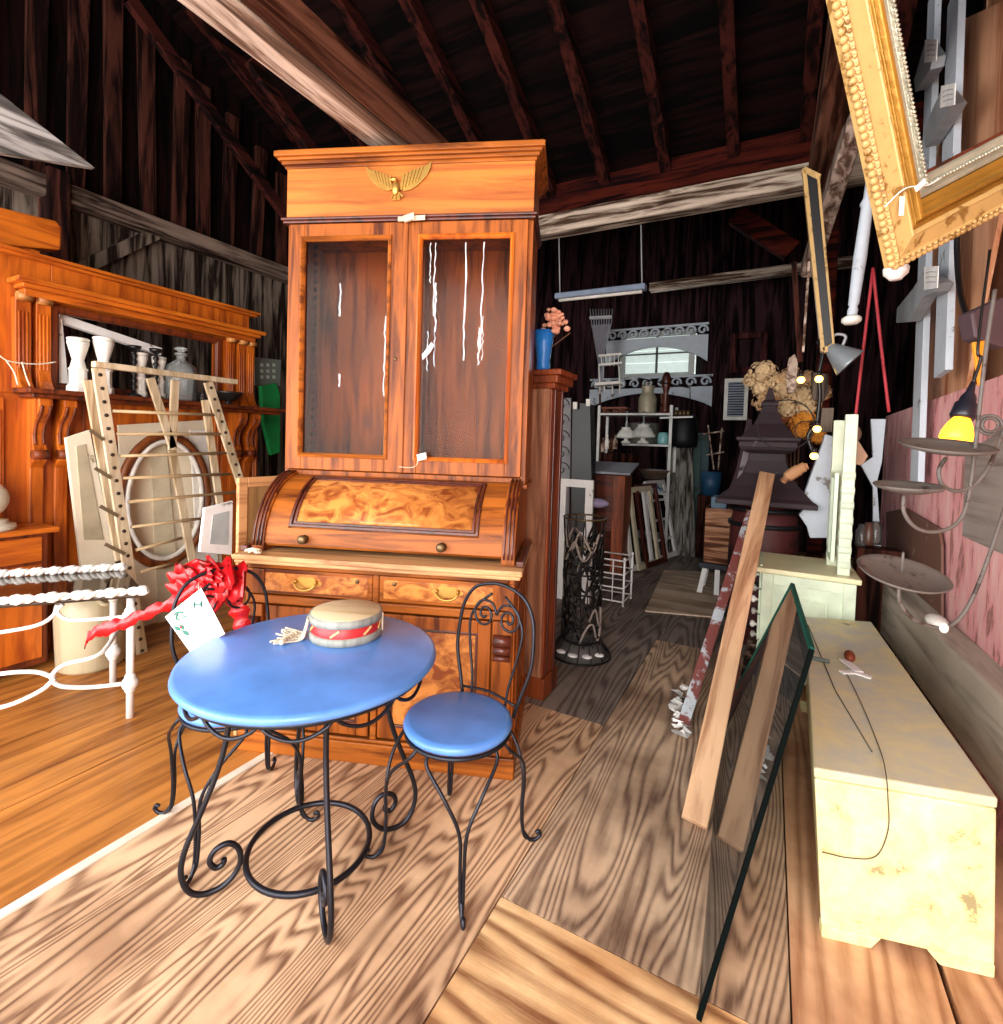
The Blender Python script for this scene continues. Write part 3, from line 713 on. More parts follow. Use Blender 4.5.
turned(onshelf(154)+Vector((.02,0,0)),'black turned candlestick on the shelf, the one nearer the glass bottle')
t=thing('glass_bottle','round-shouldered pale glass bottle with stopper on the mantel shelf','bottle',onshelf(181))
obj('bottle_body',MB().lathe([(.0,.0),(.10,.0),(.107,.01),(.107,.20),(.095,.25),(.05,.285),(.03,.30),(.03,.325),(.045,.332),(.045,.345),(.025,.35)],n=28),glassy('bottle_glass',(.93,.96,.97),.22,.05,1.4),t)
obj('stopper',MB().lathe([(.022,.34),(.024,.36),(.045,.37),(.045,.382),(.02,.392),(0,.393)],n=18),glassy('stopper_glass',(.9,.95,.97),.3,.05,1.4),t)
t=thing('metal_bowl','dark pewter footed bowl at the right end of the mantel shelf','bowl',Vector((MX+.12,AX(228,395,MX+.12).y,SH)))
obj('bowl_body',MB().lathe([(.05,0),(.05,.006),(.02,.015),(.025,.03),(.075,.05),(.10,.085),(.115,.10),(.105,.098),(.07,.06),(0,.045)],n=28),flat('pewter','#4b4543',.35,.7),t)
t=thing('small_creamer','small white pot with handle beside the pewter bowl on the mantel shelf','pot',Vector((MX+.06,AX(203,395,MX+.06).y,SH)))
obj('pot_body',MB().lathe([(.025,0),(.038,.02),(.04,.045),(.025,.07),(.03,.08),(0,.07)],n=18),flat('pewter','#4b4543',.35,.7),t)
obj('handle',MB().tube(crom([(.0,.035,.06),(.0,.06,.055),(.0,.06,.03),(0,.036,.02)],5),.004,6),flat('pewter','#4b4543',.35,.7),t)
# white bracket seen through the mirror opening
bx=MX-.05
m=MB().bar(AX(55,318,bx),AX(62,388,bx),.055,.05,(1,0,0))
m2=MB().bar(AX(58,318,bx-.04),AX(160,352,bx-.04),.055,.05,(1,0,0))
t=thing('white_shelf_bracket','peeling white wooden angle bracket standing behind the mirror opening','bracket',AX(60,388,bx))
obj('upright',m,whitepeel,t,world=True,bevel=.003);obj('arm',m2,whitepeel,t,world=True,bevel=.003)
# green bottle sign and small frame to the right of the mantelpiece
a=AX(255,360,-4.2)
t=thing('framed_notice','small grey framed notice leaning above a green can by the mantel end','frame',AX(267,385,-4.2))
def quad(px,X): return [AX(x,y,X) for x,y in px]
obj('backing',MB().prism(quad([(254,357),(281,360),(280,386),(255,385)],-4.2),(-.02,0,0)),flat('notice_gray','#6f756e',.6),t,world=True)
m=MB()
for r_ in range(3):
    for c_ in range(3):
        p=AX(262+c_*6,365+r_*6,-4.19);m.box(p.x-.004,p.x,p.y-.014,p.y+.014,p.z-.014,p.z+.014)
obj('printed_block',m,flat('notice_pale','#b9c0b2',.6),t,world=True)
m=MB().prism(quad([(262,386),(276,383),(280,395),(280,452),(272,455),(264,420)],-4.1),(-.05,0,0))
tag(obj('green_banner',m,flat('vivid_green','#12803c',.5)),'vivid green folded banner between the mantelpiece and the secretary','banner')
# pale doors, drying racks and an oval frame leaning in front of the fireplace opening
def leanboard(name,label,cat,pxs,X0,mat,th=.03,frames=0):
    t=thing(name,label,cat,AX(pxs[2][0],pxs[2][1],X0));return t
def slab(pxs,X,th): return MB().prism([AX(x,y,X) for x,y in pxs],(-th,0,0))
t=thing('cabinet_door','long cream panelled door leaning behind the wooden drying rack on the left','door',AX(90,540,-3.78))
obj('door_slab',slab([(66,438),(90,430),(112,540),(128,640),(90,640),(78,540)],-3.80,.03),creampeel,t,world=True,bevel=.003)
obj('raised_moulding',slab([(76,446),(86,444),(104,540),(84,540)],-3.795,.012),flat('cream_dark','#b7a98d',.6),t,world=True,bevel=.002)
t=thing('oval_picture_frame','oval wooden picture frame with cream inner rim leaning inside the mantel opening','frame',AX(160,560,-3.86))
cc=AX(166,500,-3.86)
def oval(ry,rz,tk,X): return MB().tube([(X,cc.y+ry*math.cos(2*math.pi*i/48),cc.z+rz*math.sin(2*math.pi*i/48)) for i in range(48)],tk,8,closed=True)
obj('outer_rim',oval(.30,.47,.03,-3.86),wood('rim_wood','#8a4a20','#4a200c','z',1.,.4),t)
t.children[0].data.transform(Matrix.Translation(-Vector(WM[t.name].translation)))
o=obj('inner_rim',oval(.255,.425,.018,-3.85),flat('rim_white','#e7e0d6',.5),t);o.data.transform(Matrix.Translation(-Vector(WM[t.name].translation)))
for i,(pp,lab) in enumerate((([(118,425),(205,420),(232,640),(128,660)],'wide cream painted panel leaning farthest back in the mantel opening'),([(150,440),(166,440),(186,655),(160,655)],'narrow cream upright plank in the middle of the mantel opening'),([(190,430),(206,430),(222,600),(200,600)],'narrow white upright plank at the right of the mantel opening'))):
    tag(obj('cream_plank',slab(pp,-3.92+i*.02,.015),[creampeel,cream,white][i],bevel=.002),lab,'plank','cream planks in the mantel opening')
def rack(name,label,P,X,bars,grp):
    t=thing(name,label,'rack',AX(P[0][1][0],P[0][1][1],X))
    for (a,b) in P:
        m=MB().bar(AX(*a,X),AX(*b,X),.062,.022,(1,0,0));o=obj('side_rail',m,wood('rack_pale','#dbc7a8','#a58861','z',1.,.6),t,world=True,bevel=.003)
        h=MB();pa,pb_=AX(*a,X),AX(*b,X);n=int((pb_-pa).length/.075)
        for i in range(n):
            q=pa+(pb_-pa)*((i+.5)/n);obj('peg_hole',MB().lathe([(.011,0),(.011,.003),(0,.003)],q+Vector((.0115,0,0)),10,(1,0,0)),flat('hole_dark','#3b2a1c',.8),o,world=True)
    for (a,b,xa) in bars:
        obj('rung',MB().tube([AX(*a,xa),AX(*b,xa)],.010,8),wood('rung_wood','#c9ae86','#94764f','y',1.,.6),t,world=True)
    return t
X=-3.45
rk=rack('drying_rack','folding wooden drying rack with many rungs leaning against the golden mantelpiece',[((98,368),(142,656)),((208,382),(246,500))],X,
 [((112,411),(218,415),X+.0),((116,434),(222,434),X),((120,456),(226,453),X),((123,478),(230,474),X),((128,502),(236,492),X),((131,527),(205,518),X),((136,550),(182,538),X),((140,572),(178,562),X)],None)
for (a,b) in (((88,380),(120,560)),((205,400),(222,520)),((150,378),(173,448)),((175,380),(172,450)),((172,450),(192,560))):
    obj('folding_leg',MB().bar(AX(*a,X-.04),AX(*b,X-.04),.05,.02,(1,0,0)),wood('rack_pale','#dbc7a8','#a58861','z',1.,.6),rk,world=True,bevel=.003)
obj('top_bar',MB().bar(AX(93,364,X+.02),AX(236,382,X+.02),.035,.05,(1,0,0)),wood('rack_pale','#dbc7a8','#a58861','z',1.,.6),rk,world=True,bevel=.004)
for i in range(5):
    m=MB().bar(AX(90+i*5,430+i*38,X+.015),AX(104+i*7,440+i*38,X+.015),.02,.006,(1,0,0))
    obj('metal_bracket',m,flat('bracket_tan','#6f5d44',.6),rk,world=True)
# grey framed prints leaning at the foot of the racks
t=thing('white_framed_print','white framed small print leaning beside the drying rack near the desk','picture',AX(215,560,-2.6))
X=-2.62
obj('frame',MB().prism(quad([(205,508),(233,501),(232,555),(200,552)],X),(-.02,0,0)),whitepeel,t,world=True,bevel=.002)
obj('print',MB().prism(quad([(213,515),(229,511),(228,545),(210,544)],X+.003),(-.004,0,0)),flat('print_gray','#aeb4b4',.6),t,world=True)
m=MB().box(-2.74,-2.70,1.95,2.32,0,.92)
tag(obj('dark_board',m,walnut_dark,bevel=.004),'dark brown wooden panel upright below the white framed print','panel')
# stoneware crock
cg=G(90,668)
t=thing('stoneware_crock','tall tan stoneware crock standing behind the white iron table','crock',(cg.x-.05,cg.y+.03,0))
stone=wood('stoneware','#cfc3a2','#b5a582','z',.5,.35,.4,.05,.5)
obj('crock_body',MB().lathe([(0,0),(.15,0),(.165,.02),(.175,.30),(.17,.38),(.14,.44),(.12,.455),(.125,.475),(.12,.49),(.10,.485),(.10,.46),(0,.45)],n=36),stone,t)
for s in (-1,1): obj('handle',MB().tube(crom([(s*.145,-.03,.42),(s*.185,-.02,.40),(s*.185,.02,.40),(s*.145,.03,.42)],5),.012,8),stone,t)
# orange cabinet with white finial ball at the left edge
cx1=G(48,668);CT=.80
t=thing('orange_cabinet','golden brown wooden cabinet with overhanging top at the left edge','cabinet',(cx1.x-.14,cx1.y-.55,0))
x0,x1,y0,y1=cx1.x-.215,cx1.x,cx1.y-1.1,cx1.y
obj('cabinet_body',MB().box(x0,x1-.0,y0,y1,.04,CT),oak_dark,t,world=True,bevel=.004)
obj('drawer_front',MB().box(x1,x1+.012,y0+.03,y1-.03,CT-.16,CT-.02),oak_y,t,world=True,bevel=.003)
obj('door_panel',MB().box(x1,x1+.010,y0+.03,y1-.03,.08,CT-.18),oak,t,world=True,bevel=.003)
obj('cabinet_top',MB().box(x0-.005,x1+.04,y0-.02,y1+.04,CT,CT+.03),oak_y,t,world=True,bevel=.006)
bp=Vector((cx1.x-.10,AX(-17,505,cx1.x-.10).y,0))
t=thing('ball_finial','large white wooden ball finial on a round base, on the orange cabinet','finial',(bp.x+.0,bp.y,CT+.031))
obj('base',MB().lathe([(.13,0),(.135,.01),(.13,.03),(.10,.035),(.10,.055),(.06,.06),(.04,.075)],n=32),flat('aged_white','#e6ddc8',.5),t)
obj('ball',MB().ball((0,0,.17),.105,28,18),flat('aged_white','#e6ddc8',.5),t)
# ---------- white iron stand with garland ----------
L1=G(130,717);L2=G(113,682)
bz=.60
d=(L2-L1);d.z=0;d.normalize();e=Vector((d.y,-d.x,0))     # e towards left edge of the picture
if e.x>0: e=-e
e=Vector((-.62,-.78,0)).normalized()
bt=thing('white_iron_stand','white iron stand with curled rods and a dark glass top at the left edge','stand',L1)
for q in (L1,L2):
    p=obj('leg',MB().tube([q,q+Vector((0,0,bz))],.017,14),white_iron,bt,world=True)
    for z in (.17,.50):
        obj('knuckle',MB().lathe([(.018,-.045),(.024,-.035),(.024,-.025),(.032,-.018),(.036,0),(.032,.018),(.024,.025),(.024,.035),(.018,.045)],q+Vector((0,0,z)),16),white_iron,p,world=True)
E2=L1+e*.95
def S(k,z,off=0): return L1+e*k+Vector((0,0,z))+d*off
obj('curled_rod',MB().tube(crom([S(.02,.17),S(.16,.175),S(.27,.20),S(.30,.25),S(.25,.30),S(.12,.33),S(.0,.36,.3)],6),.010,8),white_iron,bt,world=True)
obj('curled_rod',MB().tube(crom([S(.02,.50),S(.14,.50),S(.24,.51),S(.28,.55),S(.26,.585)],6),.009,8),white_iron,bt,world=True)
m=MB().tube(crom([S(.29,.24),S(.36,.28),S(.48,.29),S(.62,.27)],6),.010,8).tube(crom([S(.29,.24),S(.34,.19),S(.46,.14),S(.62,.13)],6),.010,8)
obj('curled_rod',m,white_iron,bt,world=True)
obj('curled_rod',MB().tube(crom([S(.28,.585),S(.30,.53),S(.38,.49),S(.62,.47)],6),.009,8),white_iron,bt,world=True)
tp=[L1-e*.06-d*.05,L2-e*.06+d*.05,L2+e*.50+d*.05,L1+e*.80-d*.05]
obj('dark_glass_top',MB().prism([Vector((p.x,p.y,bz)) for p in tp],(0,0,.014)),flat('smoked_glass','#2a1c14',.06,0,spec=.6),bt,world=True,bevel=.003)
for i,(a,b) in enumerate(((tp[0],tp[3]),(tp[1],tp[2]))):
    pts=[];n=60;m=MB()
    for s in (0,math.pi):
        pts=[]
        for k in range(n+1):
            q=a+(b-a)*(k/n);ph=k*1.05+s;pts.append(Vector((q.x,q.y,bz+.034))+d*math.cos(ph)*.010+Vector((0,0,math.sin(ph)*.010)))
        m.tube(pts,[.013+.004*math.sin(k*.8) for k in range(n+1)],8)
    tag(obj('twisted_garland',m,flat('fabric_white','#f3efe8',.8)),['white twisted garland along the near edge of the white iron stand','white twisted garland along the far edge of the white iron stand'][i],'garland','white garlands on the iron stand')
# ---------- red bow and gift card ----------
red=flat('satin_red','#c9121b',.3,0,spec=.6)
bc=AD(205,585,1.98)
t=thing('red_ribbon_bow','large glossy red ribbon bow with long tail tied to the hidden chair back','bow',bc)
def ribbon(pts,w,side,n=6,ruf=.0):
    P=crom(pts,n);m=MB();vs=[];k=len(P);side=Vector(side)
    for i,p in enumerate(P):
        s=side*(w/2)*(1+ruf*math.sin(i*1.3));b=Vector((rnd.uniform(-1,1),rnd.uniform(-1,1),rnd.uniform(-1,1)))*ruf*.02
        vs+= [p-s+b,p+s-b]
    t_=[Vector(v)+Vector((.0,.0,.0)) for v in vs]
    m.add(t_,[(2*i,2*i+1,2*i+3,2*i+2) for i in range(k-1)],True);return m
rx=Vector((math.cos(YAW),math.sin(YAW),0));ry=Vector((-math.sin(YAW),math.cos(YAW),0));uz=Vector((0,0,1))
def B(a,b,c=0): return rx*a+uz*b+ry*c
for k,(ang,L,tilt) in enumerate(((150,.12,.2),(120,.11,-.3),(65,.10,.3),(35,.13,-.2),(10,.15,.1),(185,.11,-.1),(90,.10,.4),(-30,.10,.2),(205,.10,.3),(20,.10,.5),(165,.09,-.5),(-60,.08,.1))):
    a=R(ang);v=B(math.cos(a),math.sin(a)*.8,-.3*abs(tilt));s=(ry*.8+B(-math.sin(a),math.cos(a))*.6+uz*tilt).normalized()
    m=ribbon([B(0,0),v*L*.5+s*.03,v*L+s*.035,v*L*1.08,v*L-s*.035,v*L*.5-s*.03,B(0,0,-.01)],.085,(ry*.5+B(-math.sin(a),math.cos(a))).normalized(),6,.2)
    o=obj('bow_loop',m,red,t,recalc=False);o.modifiers.new('s','SOLIDIFY').thickness=.002
m=ribbon([B(-.02,-.01,-.03),B(-.10,-.06,-.05),B(-.19,-.10,-.06),B(-.28,-.14,-.07),B(-.37,-.17,-.08),B(-.40,-.20,-.08)],.055,(B(.3,1,.1)).normalized(),6,.25)
o=obj('ribbon_tail',m,red,t,recalc=False);o.modifiers.new('s','SOLIDIFY').thickness=.002
m=ribbon([B(.05,-.03,.02),B(.10,-.06,.02),B(.13,-.12,.02),B(.14,-.19,.02)],.06,(B(1,.3,.1)).normalized(),6,.25)
o=obj('ribbon_tail',m,red,t,recalc=False);o.modifiers.new('s','SOLIDIFY').thickness=.002
obj('knot',MB().ball(B(0,0,-.02),.028,sc=(1,1,.8)),red,t)
dd=1.74
cd_=[AD(201,588,dd),AD(225,634,dd),AD(190,652,dd),AD(165,617,dd)]
t=thing('gift_card','white square gift card with green handwriting and holly, hanging from red bow','card',AD(195,620,dd))
obj('card',MB().prism(cd_,ry*.002),tagm,t,world=True)
ink=flat('green_ink','#2c7a68',.6);c0=dd-.004
m=MB()
m.tube(crom([AD(194,602,c0),AD(194,608,c0)],3),0.0027,5).tube([AD(201,601,c0),AD(201,607,c0)],0.0027,5).tube([AD(194,605,c0),AD(202,604,c0)],0.0020,5)
m.tube(crom([AD(174,615,c0),AD(178,612,c0),AD(183,613,c0)],4),0.0031,5).tube(crom([AD(178,612,c0),AD(176,619,c0),AD(180,619,c0)],4),0.0026,5).tube(crom([AD(182,618,c0),AD(186,616,c0)],4),0.0024,5)
obj('handwriting',m,ink,t,world=True)
m=MB()
for (a,b) in (((173,626),(181,631)),((181,630),(190,636)),((179,624),(184,630))):
    p,q=AD(*a,c0),AD(*b,c0);n_=(q-p).cross(ry).normalized()*.007;mm=(p+q)/2;m.prism([p,mm+n_,q,mm-n_],ry*.001)
obj('holly_leaf',m,ink,t,world=True);obj('holly_berry',MB().ball(AD(181,627,c0),.0035,8,6),red,t,world=True)
obj('card_string',MB().tube(crom([AD(199,592,c0),AD(199,582,c0+.02),bc],4),.001,5),rope_m,t,world=True)
def PY(pxs,Y,th): return MB().prism([AY(x,y,Y) for x,y in pxs],(0,th,0))
def PYF(pxs,Y,th,n):
    P=[AY(x,y,Y) for x,y in pxs]
    for q in sorted(P,key=lambda v:v.z)[:n]: q.z=0
    return MB().prism(P,(0,th,0))
def PX(pxs,X,th): return MB().prism([AX(x,y,X) for x,y in pxs],(th,0,0))
def on(name,mb,mat,label,cat,group=None,bevel=.002,kind=None):
    o=obj(name,mb,mat,bevel=bevel)
    if hasattr(mb,'mat'): o.matrix_world=mb.mat
    return tag(o,label,cat,group,kind)
# ---------- long yellow blanket chest ----------
ymat=peel('chest_yellow','#e2d795','#a0936a',.385,9.,.5,(1,1,1),'#f0e6bc')
ytop=peel('chest_lid_paint','#ddd09a','#8f886f',.36,4.,.55,(1,1,1),'#b9bcb6')
ct=[Vector((.150,1.69,0)),Vector((.574,1.797,0)),Vector((.520,3.33,0)),Vector((.207,3.22,0))]
cbm=[Vector((.192,1.70,0)),Vector((.595,1.80,0)),Vector((.53,3.31,0)),Vector((.235,3.2,0))]
t=thing('blanket_chest','long low yellow painted blanket chest with worn lid beside the pink board','chest',(.35,2.4,0))
def sheared(z0,z1,g0=0.,g1=0.):
    P=[]
    for z,g in ((z0,g0),(z1,g1)):
        k=z/.495;c=sum(ct,Vector())/4
        for a,b in zip(cbm,ct):
            q=a.lerp(b,k);q=q+(q-c).normalized()*g;P.append(Vector((q.x,q.y,z)))
    return MB().hexa(P)
obj('chest_body',sheared(.035,.462),ymat,t,world=True,bevel=.006)
obj('lid',sheared(.465,.495,.003,.005),ytop,t,world=True,bevel=.006)
# bracket feet on the near end
def fl(a,b,k): return a.lerp(b,k)
fa,fb=cbm[0],cbm[1]
for (k0,k1,k2) in ((0,.30,.36),(1.,.70,.62)):
    p=[fl(fa,fb,k0),fl(fa,fb,k1),fl(fa,fb,k2),fl(fa,fb,k0)]
    poly=[Vector((p[0].x,p[0].y,0)),Vector((p[1].x,p[1].y,0)),Vector((p[2].x,p[2].y,.036)),Vector((p[3].x,p[3].y,.036))]
    obj('bracket_foot',MB().prism(poly,(-.006,.03,0)),ymat,t,world=True,bevel=.004)
for q in (cbm[2],cbm[3]): obj('bracket_foot',MB().box(q.x-.03,q.x+.03,q.y-.06,q.y,0,.036),ymat,t,world=True,bevel=.004)
obj('lid_crack',MB().tube([G(808,625,.4965),G(835,690,.4965),G(872,752,.4965)],.0022,5),flat('crack','#57503d',.8),t,world=True)
# hasp on the lid
hp=G(852,668,.497)
h=obj('hasp',MB().bar(hp+Vector((-0.024,0.064,.006)),hp+Vector((0.019,-0.048,.006)),.036,.008).bar(hp+Vector((0.000,-0.056,.004)),hp+Vector((0.056,-0.080,.004)),.028,.007).bar(hp+Vector((0.000,-0.056,.004)),hp+Vector((-0.048,-0.088,.004)),.028,.007),whitepeel,t,world=True,bevel=.002)
obj('leather_loop',MB().tube(crom([hp+Vector((-0.080,0.000,.008)),hp+Vector((-0.144,0.000,.01)),hp+Vector((-0.192,0.016,.006))],4),.009,6),flat('gray_cord','#5d6a66',.8),h,world=True)
obj('rust_knob',MB().ball(hp+Vector((0.000,0.080,.022)),.026,12,8,(.8,1.6,.9)),flat('rust_red','#7c3418',.6),t,world=True)
st=crom([G(845,670,.499),G(862,705,.499),G(880,750,.499),AY(886,775,1.727),AY(888,800,1.727),AY(888,830,1.727),AY(876,856,1.72),AY(850,858,1.705),AY(822,852,1.69)],6)
on('loose_string',MB().tube(st,.0016,5),flat('string_dark','#4b4536',.8),'thin dark string trailing over the lid and near end of the yellow chest','string',bevel=0)
# ---------- grey timber, pink board ----------
gt=wood('gray_timber','#bcb0a0','#7f776b','y',.7,.7,.5,.2)
m=MB().hexa([(.735,1.2,.30),(.86,1.2,.30),(.745,4.45,.30),(.618,4.45,.30),(.735,1.2,.617),(.86,1.2,.617),(.745,4.45,.617),(.618,4.45,.617)])
on('gray_timber',m,gt,'long squared grey timber lying between the yellow chest and the pink board','timber',bevel=.012)
for y in (1.35,3.2,4.3): 
    xx=.735-(y-1.2)*.036+.02
    on('timber_block',MB().box(xx,xx+.1,y-.06,y+.06,0,.299),barnwood,{1.35:'dark wooden block under the near end of the grey timber',3.2:'dark wooden block under the middle of the grey timber',4.3:'dark wooden block under the far end of the grey timber'}[y],'block','blocks under the grey timber')
pink=peel('pink_paint','#e6999b','#a8716b',.42,3.5,.75,(1,3.5,.9),'#efc0bb')
t=thing('pink_board','wide peeling pink board standing upright on edge along the right wall','board',(.92,2.7,0))
obj('board',MB().hexa([(.90,1.2,0),(.93,1.2,0),(.93,4.5,0),(.90,4.5,0),(.90,1.2,1.76),(.93,1.2,1.76),(.93,4.5,1.76),(.90,4.5,1.76)]) if False else MB().prism([AX(886,416,.80),AX(1010,372,.80),Vector((.80,1.4,1.65)),Vector((.80,1.4,0)),Vector((.80,AX(886,416,.80).y,0))],(.025,0,0)),pink,t,world=True,bevel=.003)
obj('batten',MB().box(.86,.9,1.5,4.2,.2,.28),barnwood,t,world=True) if False else None
rust=peel('rust_panel','#6d4a3c','#a58e7e',.38,6.,.7)
on('rusty_sheet',PX([(886,512),(905,508),(938,528),(941,545),(941,640),(886,600)],.775,.012),rust,'brown rusty metal panel leaning against the far part of pink board','panel')
on('gray_plank_scrap',PX([(965,452),(1006,428),(1006,556),(962,536)],.778,.012),wood('scrap_gray','#a89a93','#77655e','y',.8,.7),'grey board scrap leaning against the near upper part of pink board','board')
on('tan_board',PX([(922,235),(962,20),(1016,-5),(1003,195),(963,400),(922,402)],.84,.02),wood('tan_boards','#d9a27c','#a15c33','z',.5,.7,.5,.1),'wide tan wooden board with slanting right edge rising behind the white uprights','board')
# white painted uprights and brackets
for i,(a,b,w,lab) in enumerate((((935,-10),(917,484),.17,'long white painted upright board reaching down in front of the pink board'),((957,-10),(943,374),.19,'shorter white painted upright board just right of the longer white one'))):
    pa,pb=AX(*a,.74),AX(*b,.74)
    on('white_upright',MB().bar(pa,pb,w,.03,(1,0,0)),graypeel,lab,'board','white upright boards')
iron_gray=flat('iron_gray','#a3a6aa',.5,.3)
for i,(body,tagp,lab) in enumerate((
  ([(924,45),(932,58),(930,70),(921,84),(915,92),(914,80),(919,62)],[(925,40),(937,39),(936,61),(924,63)],'topmost grey shelf bracket with a white price tag'),
  ([(940,92),(951,106),(944,118),(933,136),(925,148),(923,132),(931,112)],[(941,86),(955,83),(954,105),(940,108)],'middle grey shelf bracket with a white price tag'),
  ([(922,273),(938,284),(934,292),(922,298),(908,322),(896,323),(897,308),(913,288)],[(924,267),(938,266),(937,288),(924,290)],'lowest grey shelf bracket with price tag, below the gilt frame'))):
    t=thing('shelf_bracket',lab,'bracket',AX(*body[0],.66),0,'tagged grey shelf brackets')
    obj('bracket_arm',PX(body,.66,.06),iron_gray,t,world=True,bevel=.004)
    o=obj('price_tag',PX(tagp,.652,.004),tagm,t,world=True)
    m=MB()
    for k in range(3):
        a=AX(tagp[0][0]+2,tagp[0][1]+6+k*5,.6505);b=AX(tagp[1][0]-2,tagp[1][1]+6+k*5,.6505);m.tube([a,a.lerp(b,.4)+Vector((0,0,.004)),b],.0012,4)
    obj('pencil_mark',m,flat('pencil','#6a6d78',.8),o,world=True)
on('black_cable',MB().tube(crom([AX(958,200,.72),AX(957,250,.72),AX(960,290,.72),AX(968,318,.72),AX(978,334,.72)],6),.012,8),black,'thick black cable hanging down beside the white upright boards','cable',bevel=0)
for (a,b,w) in (((905,-5),(915,60),.05),((918,-5),(905,60),.06)):
    pass
on('diagonal_strut',MB().bar(AX(930,-8,.80),AX(905,52,.80),.05,.03,(1,0,0)),iron_gray,'grey diagonal strut beside the silver frame at the top right','strut')
# ---------- gilt frame and silver frame, hanging tilted ----------
def ortho_frame(c0,dc,up_px,dup,rt_px):
    P0=AD(*c0,dc);P1=AD(*up_px,dup);v=(P1-P0).normalized();d=ray(*rt_px)/F
    t=(P0-EYE).dot(v)/d.dot(v);P2=EYE+d*t;u=(P2-P0).normalized();return P0,u,v,u.cross(v)
P0,u,v,n=ortho_frame((884,269),1.45,(824,-5),1.25,(1003,206))
toward=-1 if n.dot(P0-EYE)>0 else 1
n=n*toward
t=thing('gilt_picture_frame','large ornate gilt picture frame with shell edge hanging tilted at the top right','frame',P0)
prof=[(0,0),(0,.03),(.012,.045),(.05,.05),(.056,.038),(.075,.036),(.085,.05),(.098,.05),(.105,.030),(.130,.022),(.130,0)]
Wf,Hf=.95,1.25
prof_a=[(0,0),(0,.026),(.010,.036),(.014,.040),(.018,.036),(.058,.046),(.062,.050),(.066,.044),(.072,.038),(.072,0)]
prof_b=[(.072,0),(.072,.036),(.078,.036),(.082,.044),(.086,.036),(.092,.050),(.102,.052),(.106,.040),(.112,.032),(.118,.034),(.122,.026),(.135,.022),(.135,0)]
obj('outer_rail',MB().frame(P0,u,v,Wf,Hf,prof_a,n),goldpale,t,world=True,bevel=.002)
obj('inner_rail',MB().frame(P0,u,v,Wf,Hf,prof_b,n),gold,t,world=True,bevel=.002)
m=MB();
def shells(a,b,outv):
    L=(b-a).length;k=int(L/.019);d=(b-a).normalized()
    for i in range(k):
        c=a+d*(L*(i+.5)/k)+outv*.0+n*.026;M3=Matrix((d,outv,n)).transposed()
        mm=MB().ball((0,0,0),.011,8,6,(1.0,1.0,.9));m.add([c+M3@q for q in mm.v],mm.f,True)
        mm=MB().ball((0,0,0),.006,6,4);m.add([c+d*.012+outv*(-.010)+n*.01+M3@q for q in mm.v],mm.f,True)
shells(P0,P0+u*Wf,-v);shells(P0,P0+v*Hf,-u);shells(P0+u*Wf,P0+u*Wf+v*Hf,u);shells(P0+v*Hf,P0+v*Hf+u*Wf,v)
obj('shell_edging',m,goldpale,t,world=True)
m=MB()
tgp=P0+u*.03+v*.20+n*.055
m.tube(crom([P0+v*.17-u*.01+n*.05,P0+u*.05+v*.19+n*.06,P0+u*.12+v*.17+n*.06,P0+u*.18+v*.17+n*.05],5),.0018,5)
m.bar(P0+u*.075+v*.175+n*.064,P0+u*.11+v*.185+n*.064,.014,.002,n)
m.bar(P0+u*.035+v*.175+n*.062,P0+u*.02+v*.13+n*.062,.014,.002,n)
obj('tag_string',m,tagm,t,world=True)
S0=P0+u*.137+v*.137-n*.012
Ws,Hs=.66,.95
t=thing('silver_picture_frame','beaded silver leaf picture frame nested inside the gilt one','frame',S0)
obj('rail',MB().frame(S0,u,v,Ws,Hs,[(0,0),(0,.028),(.010,.03),(.016,.022),(.022,.022),(.028,.034),(.034,.022),(.046,.020),(.052,.01),(.052,0)],n),silver,t,world=True,bevel=.0015)
obj('brown_lip',MB().frame(S0+u*.052+v*.052,u,v,Ws-.104,Hs-.104,[(0,0),(0,.012),(.007,.008),(.007,0)],n),walnut_dark,t,world=True)
m=MB()
for (a,d_,L) in ((S0+u*.028+v*.03,v,Hs-.06),(S0+v*.028+u*.03,u,Ws-.06)):
    for i in range(int(L/.011)):
        m.ball(a+d_*(i*.011)+n*.033,.0048,6,4)
obj('beading',m,silver,t,world=True)
# turned knob under the frame, white spindle, red cord
t=thing('turned_ball','round white turned wooden knob hanging just under the gilt frame corner','knob',AD(896,270,1.7))
q=AD(896,271,1.75)
obj('knob_body',MB().lathe([(.0,-.03),(.018,-.03),(.022,-.024),(.036,-.010),(.038,.008),(.03,.022),(.016,.03),(.014,.045),(0,.046)],q,20),whitepeel,t,world=True)
Yh=3.2
a=AY(866,215,Yh);b=AY(852,316,Yh)
t=thing('white_spindle','slender white turned spindle hanging with its knob end down by the red cord','spindle',b)
d=(a-b).normalized()
obj('shaft',MB().lathe([(.0,-.0),(.022,.0),(.024,.03),(.018,.05),(.024,.06),(.030,.3),(.026,.55),(.034,.57),(.022,.60),(.022,.74),(0,.74)],b,16,d),graypeel,t,world=True)
obj('knob_end',MB().lathe([(0,-.045),(.03,-.042),(.045,-.028),(.045,-.012),(.03,0),(0,0)],b,18,d),white,t,world=True)
redc=flat('red_cord','#b3323c',.6)
Yr=3.6
on('red_rope',MB().tube(crom([AY(855,422,Yr),AY(862,360,Yr),AY(873,268,Yr)],6),.008,8).tube(crom([AY(873,268,Yr),AY(881,345,Yr),AY(889,412,Yr)],6),.008,8),redc,'red cord hanging in an inverted V above the wooden paddles','cord',bevel=0)
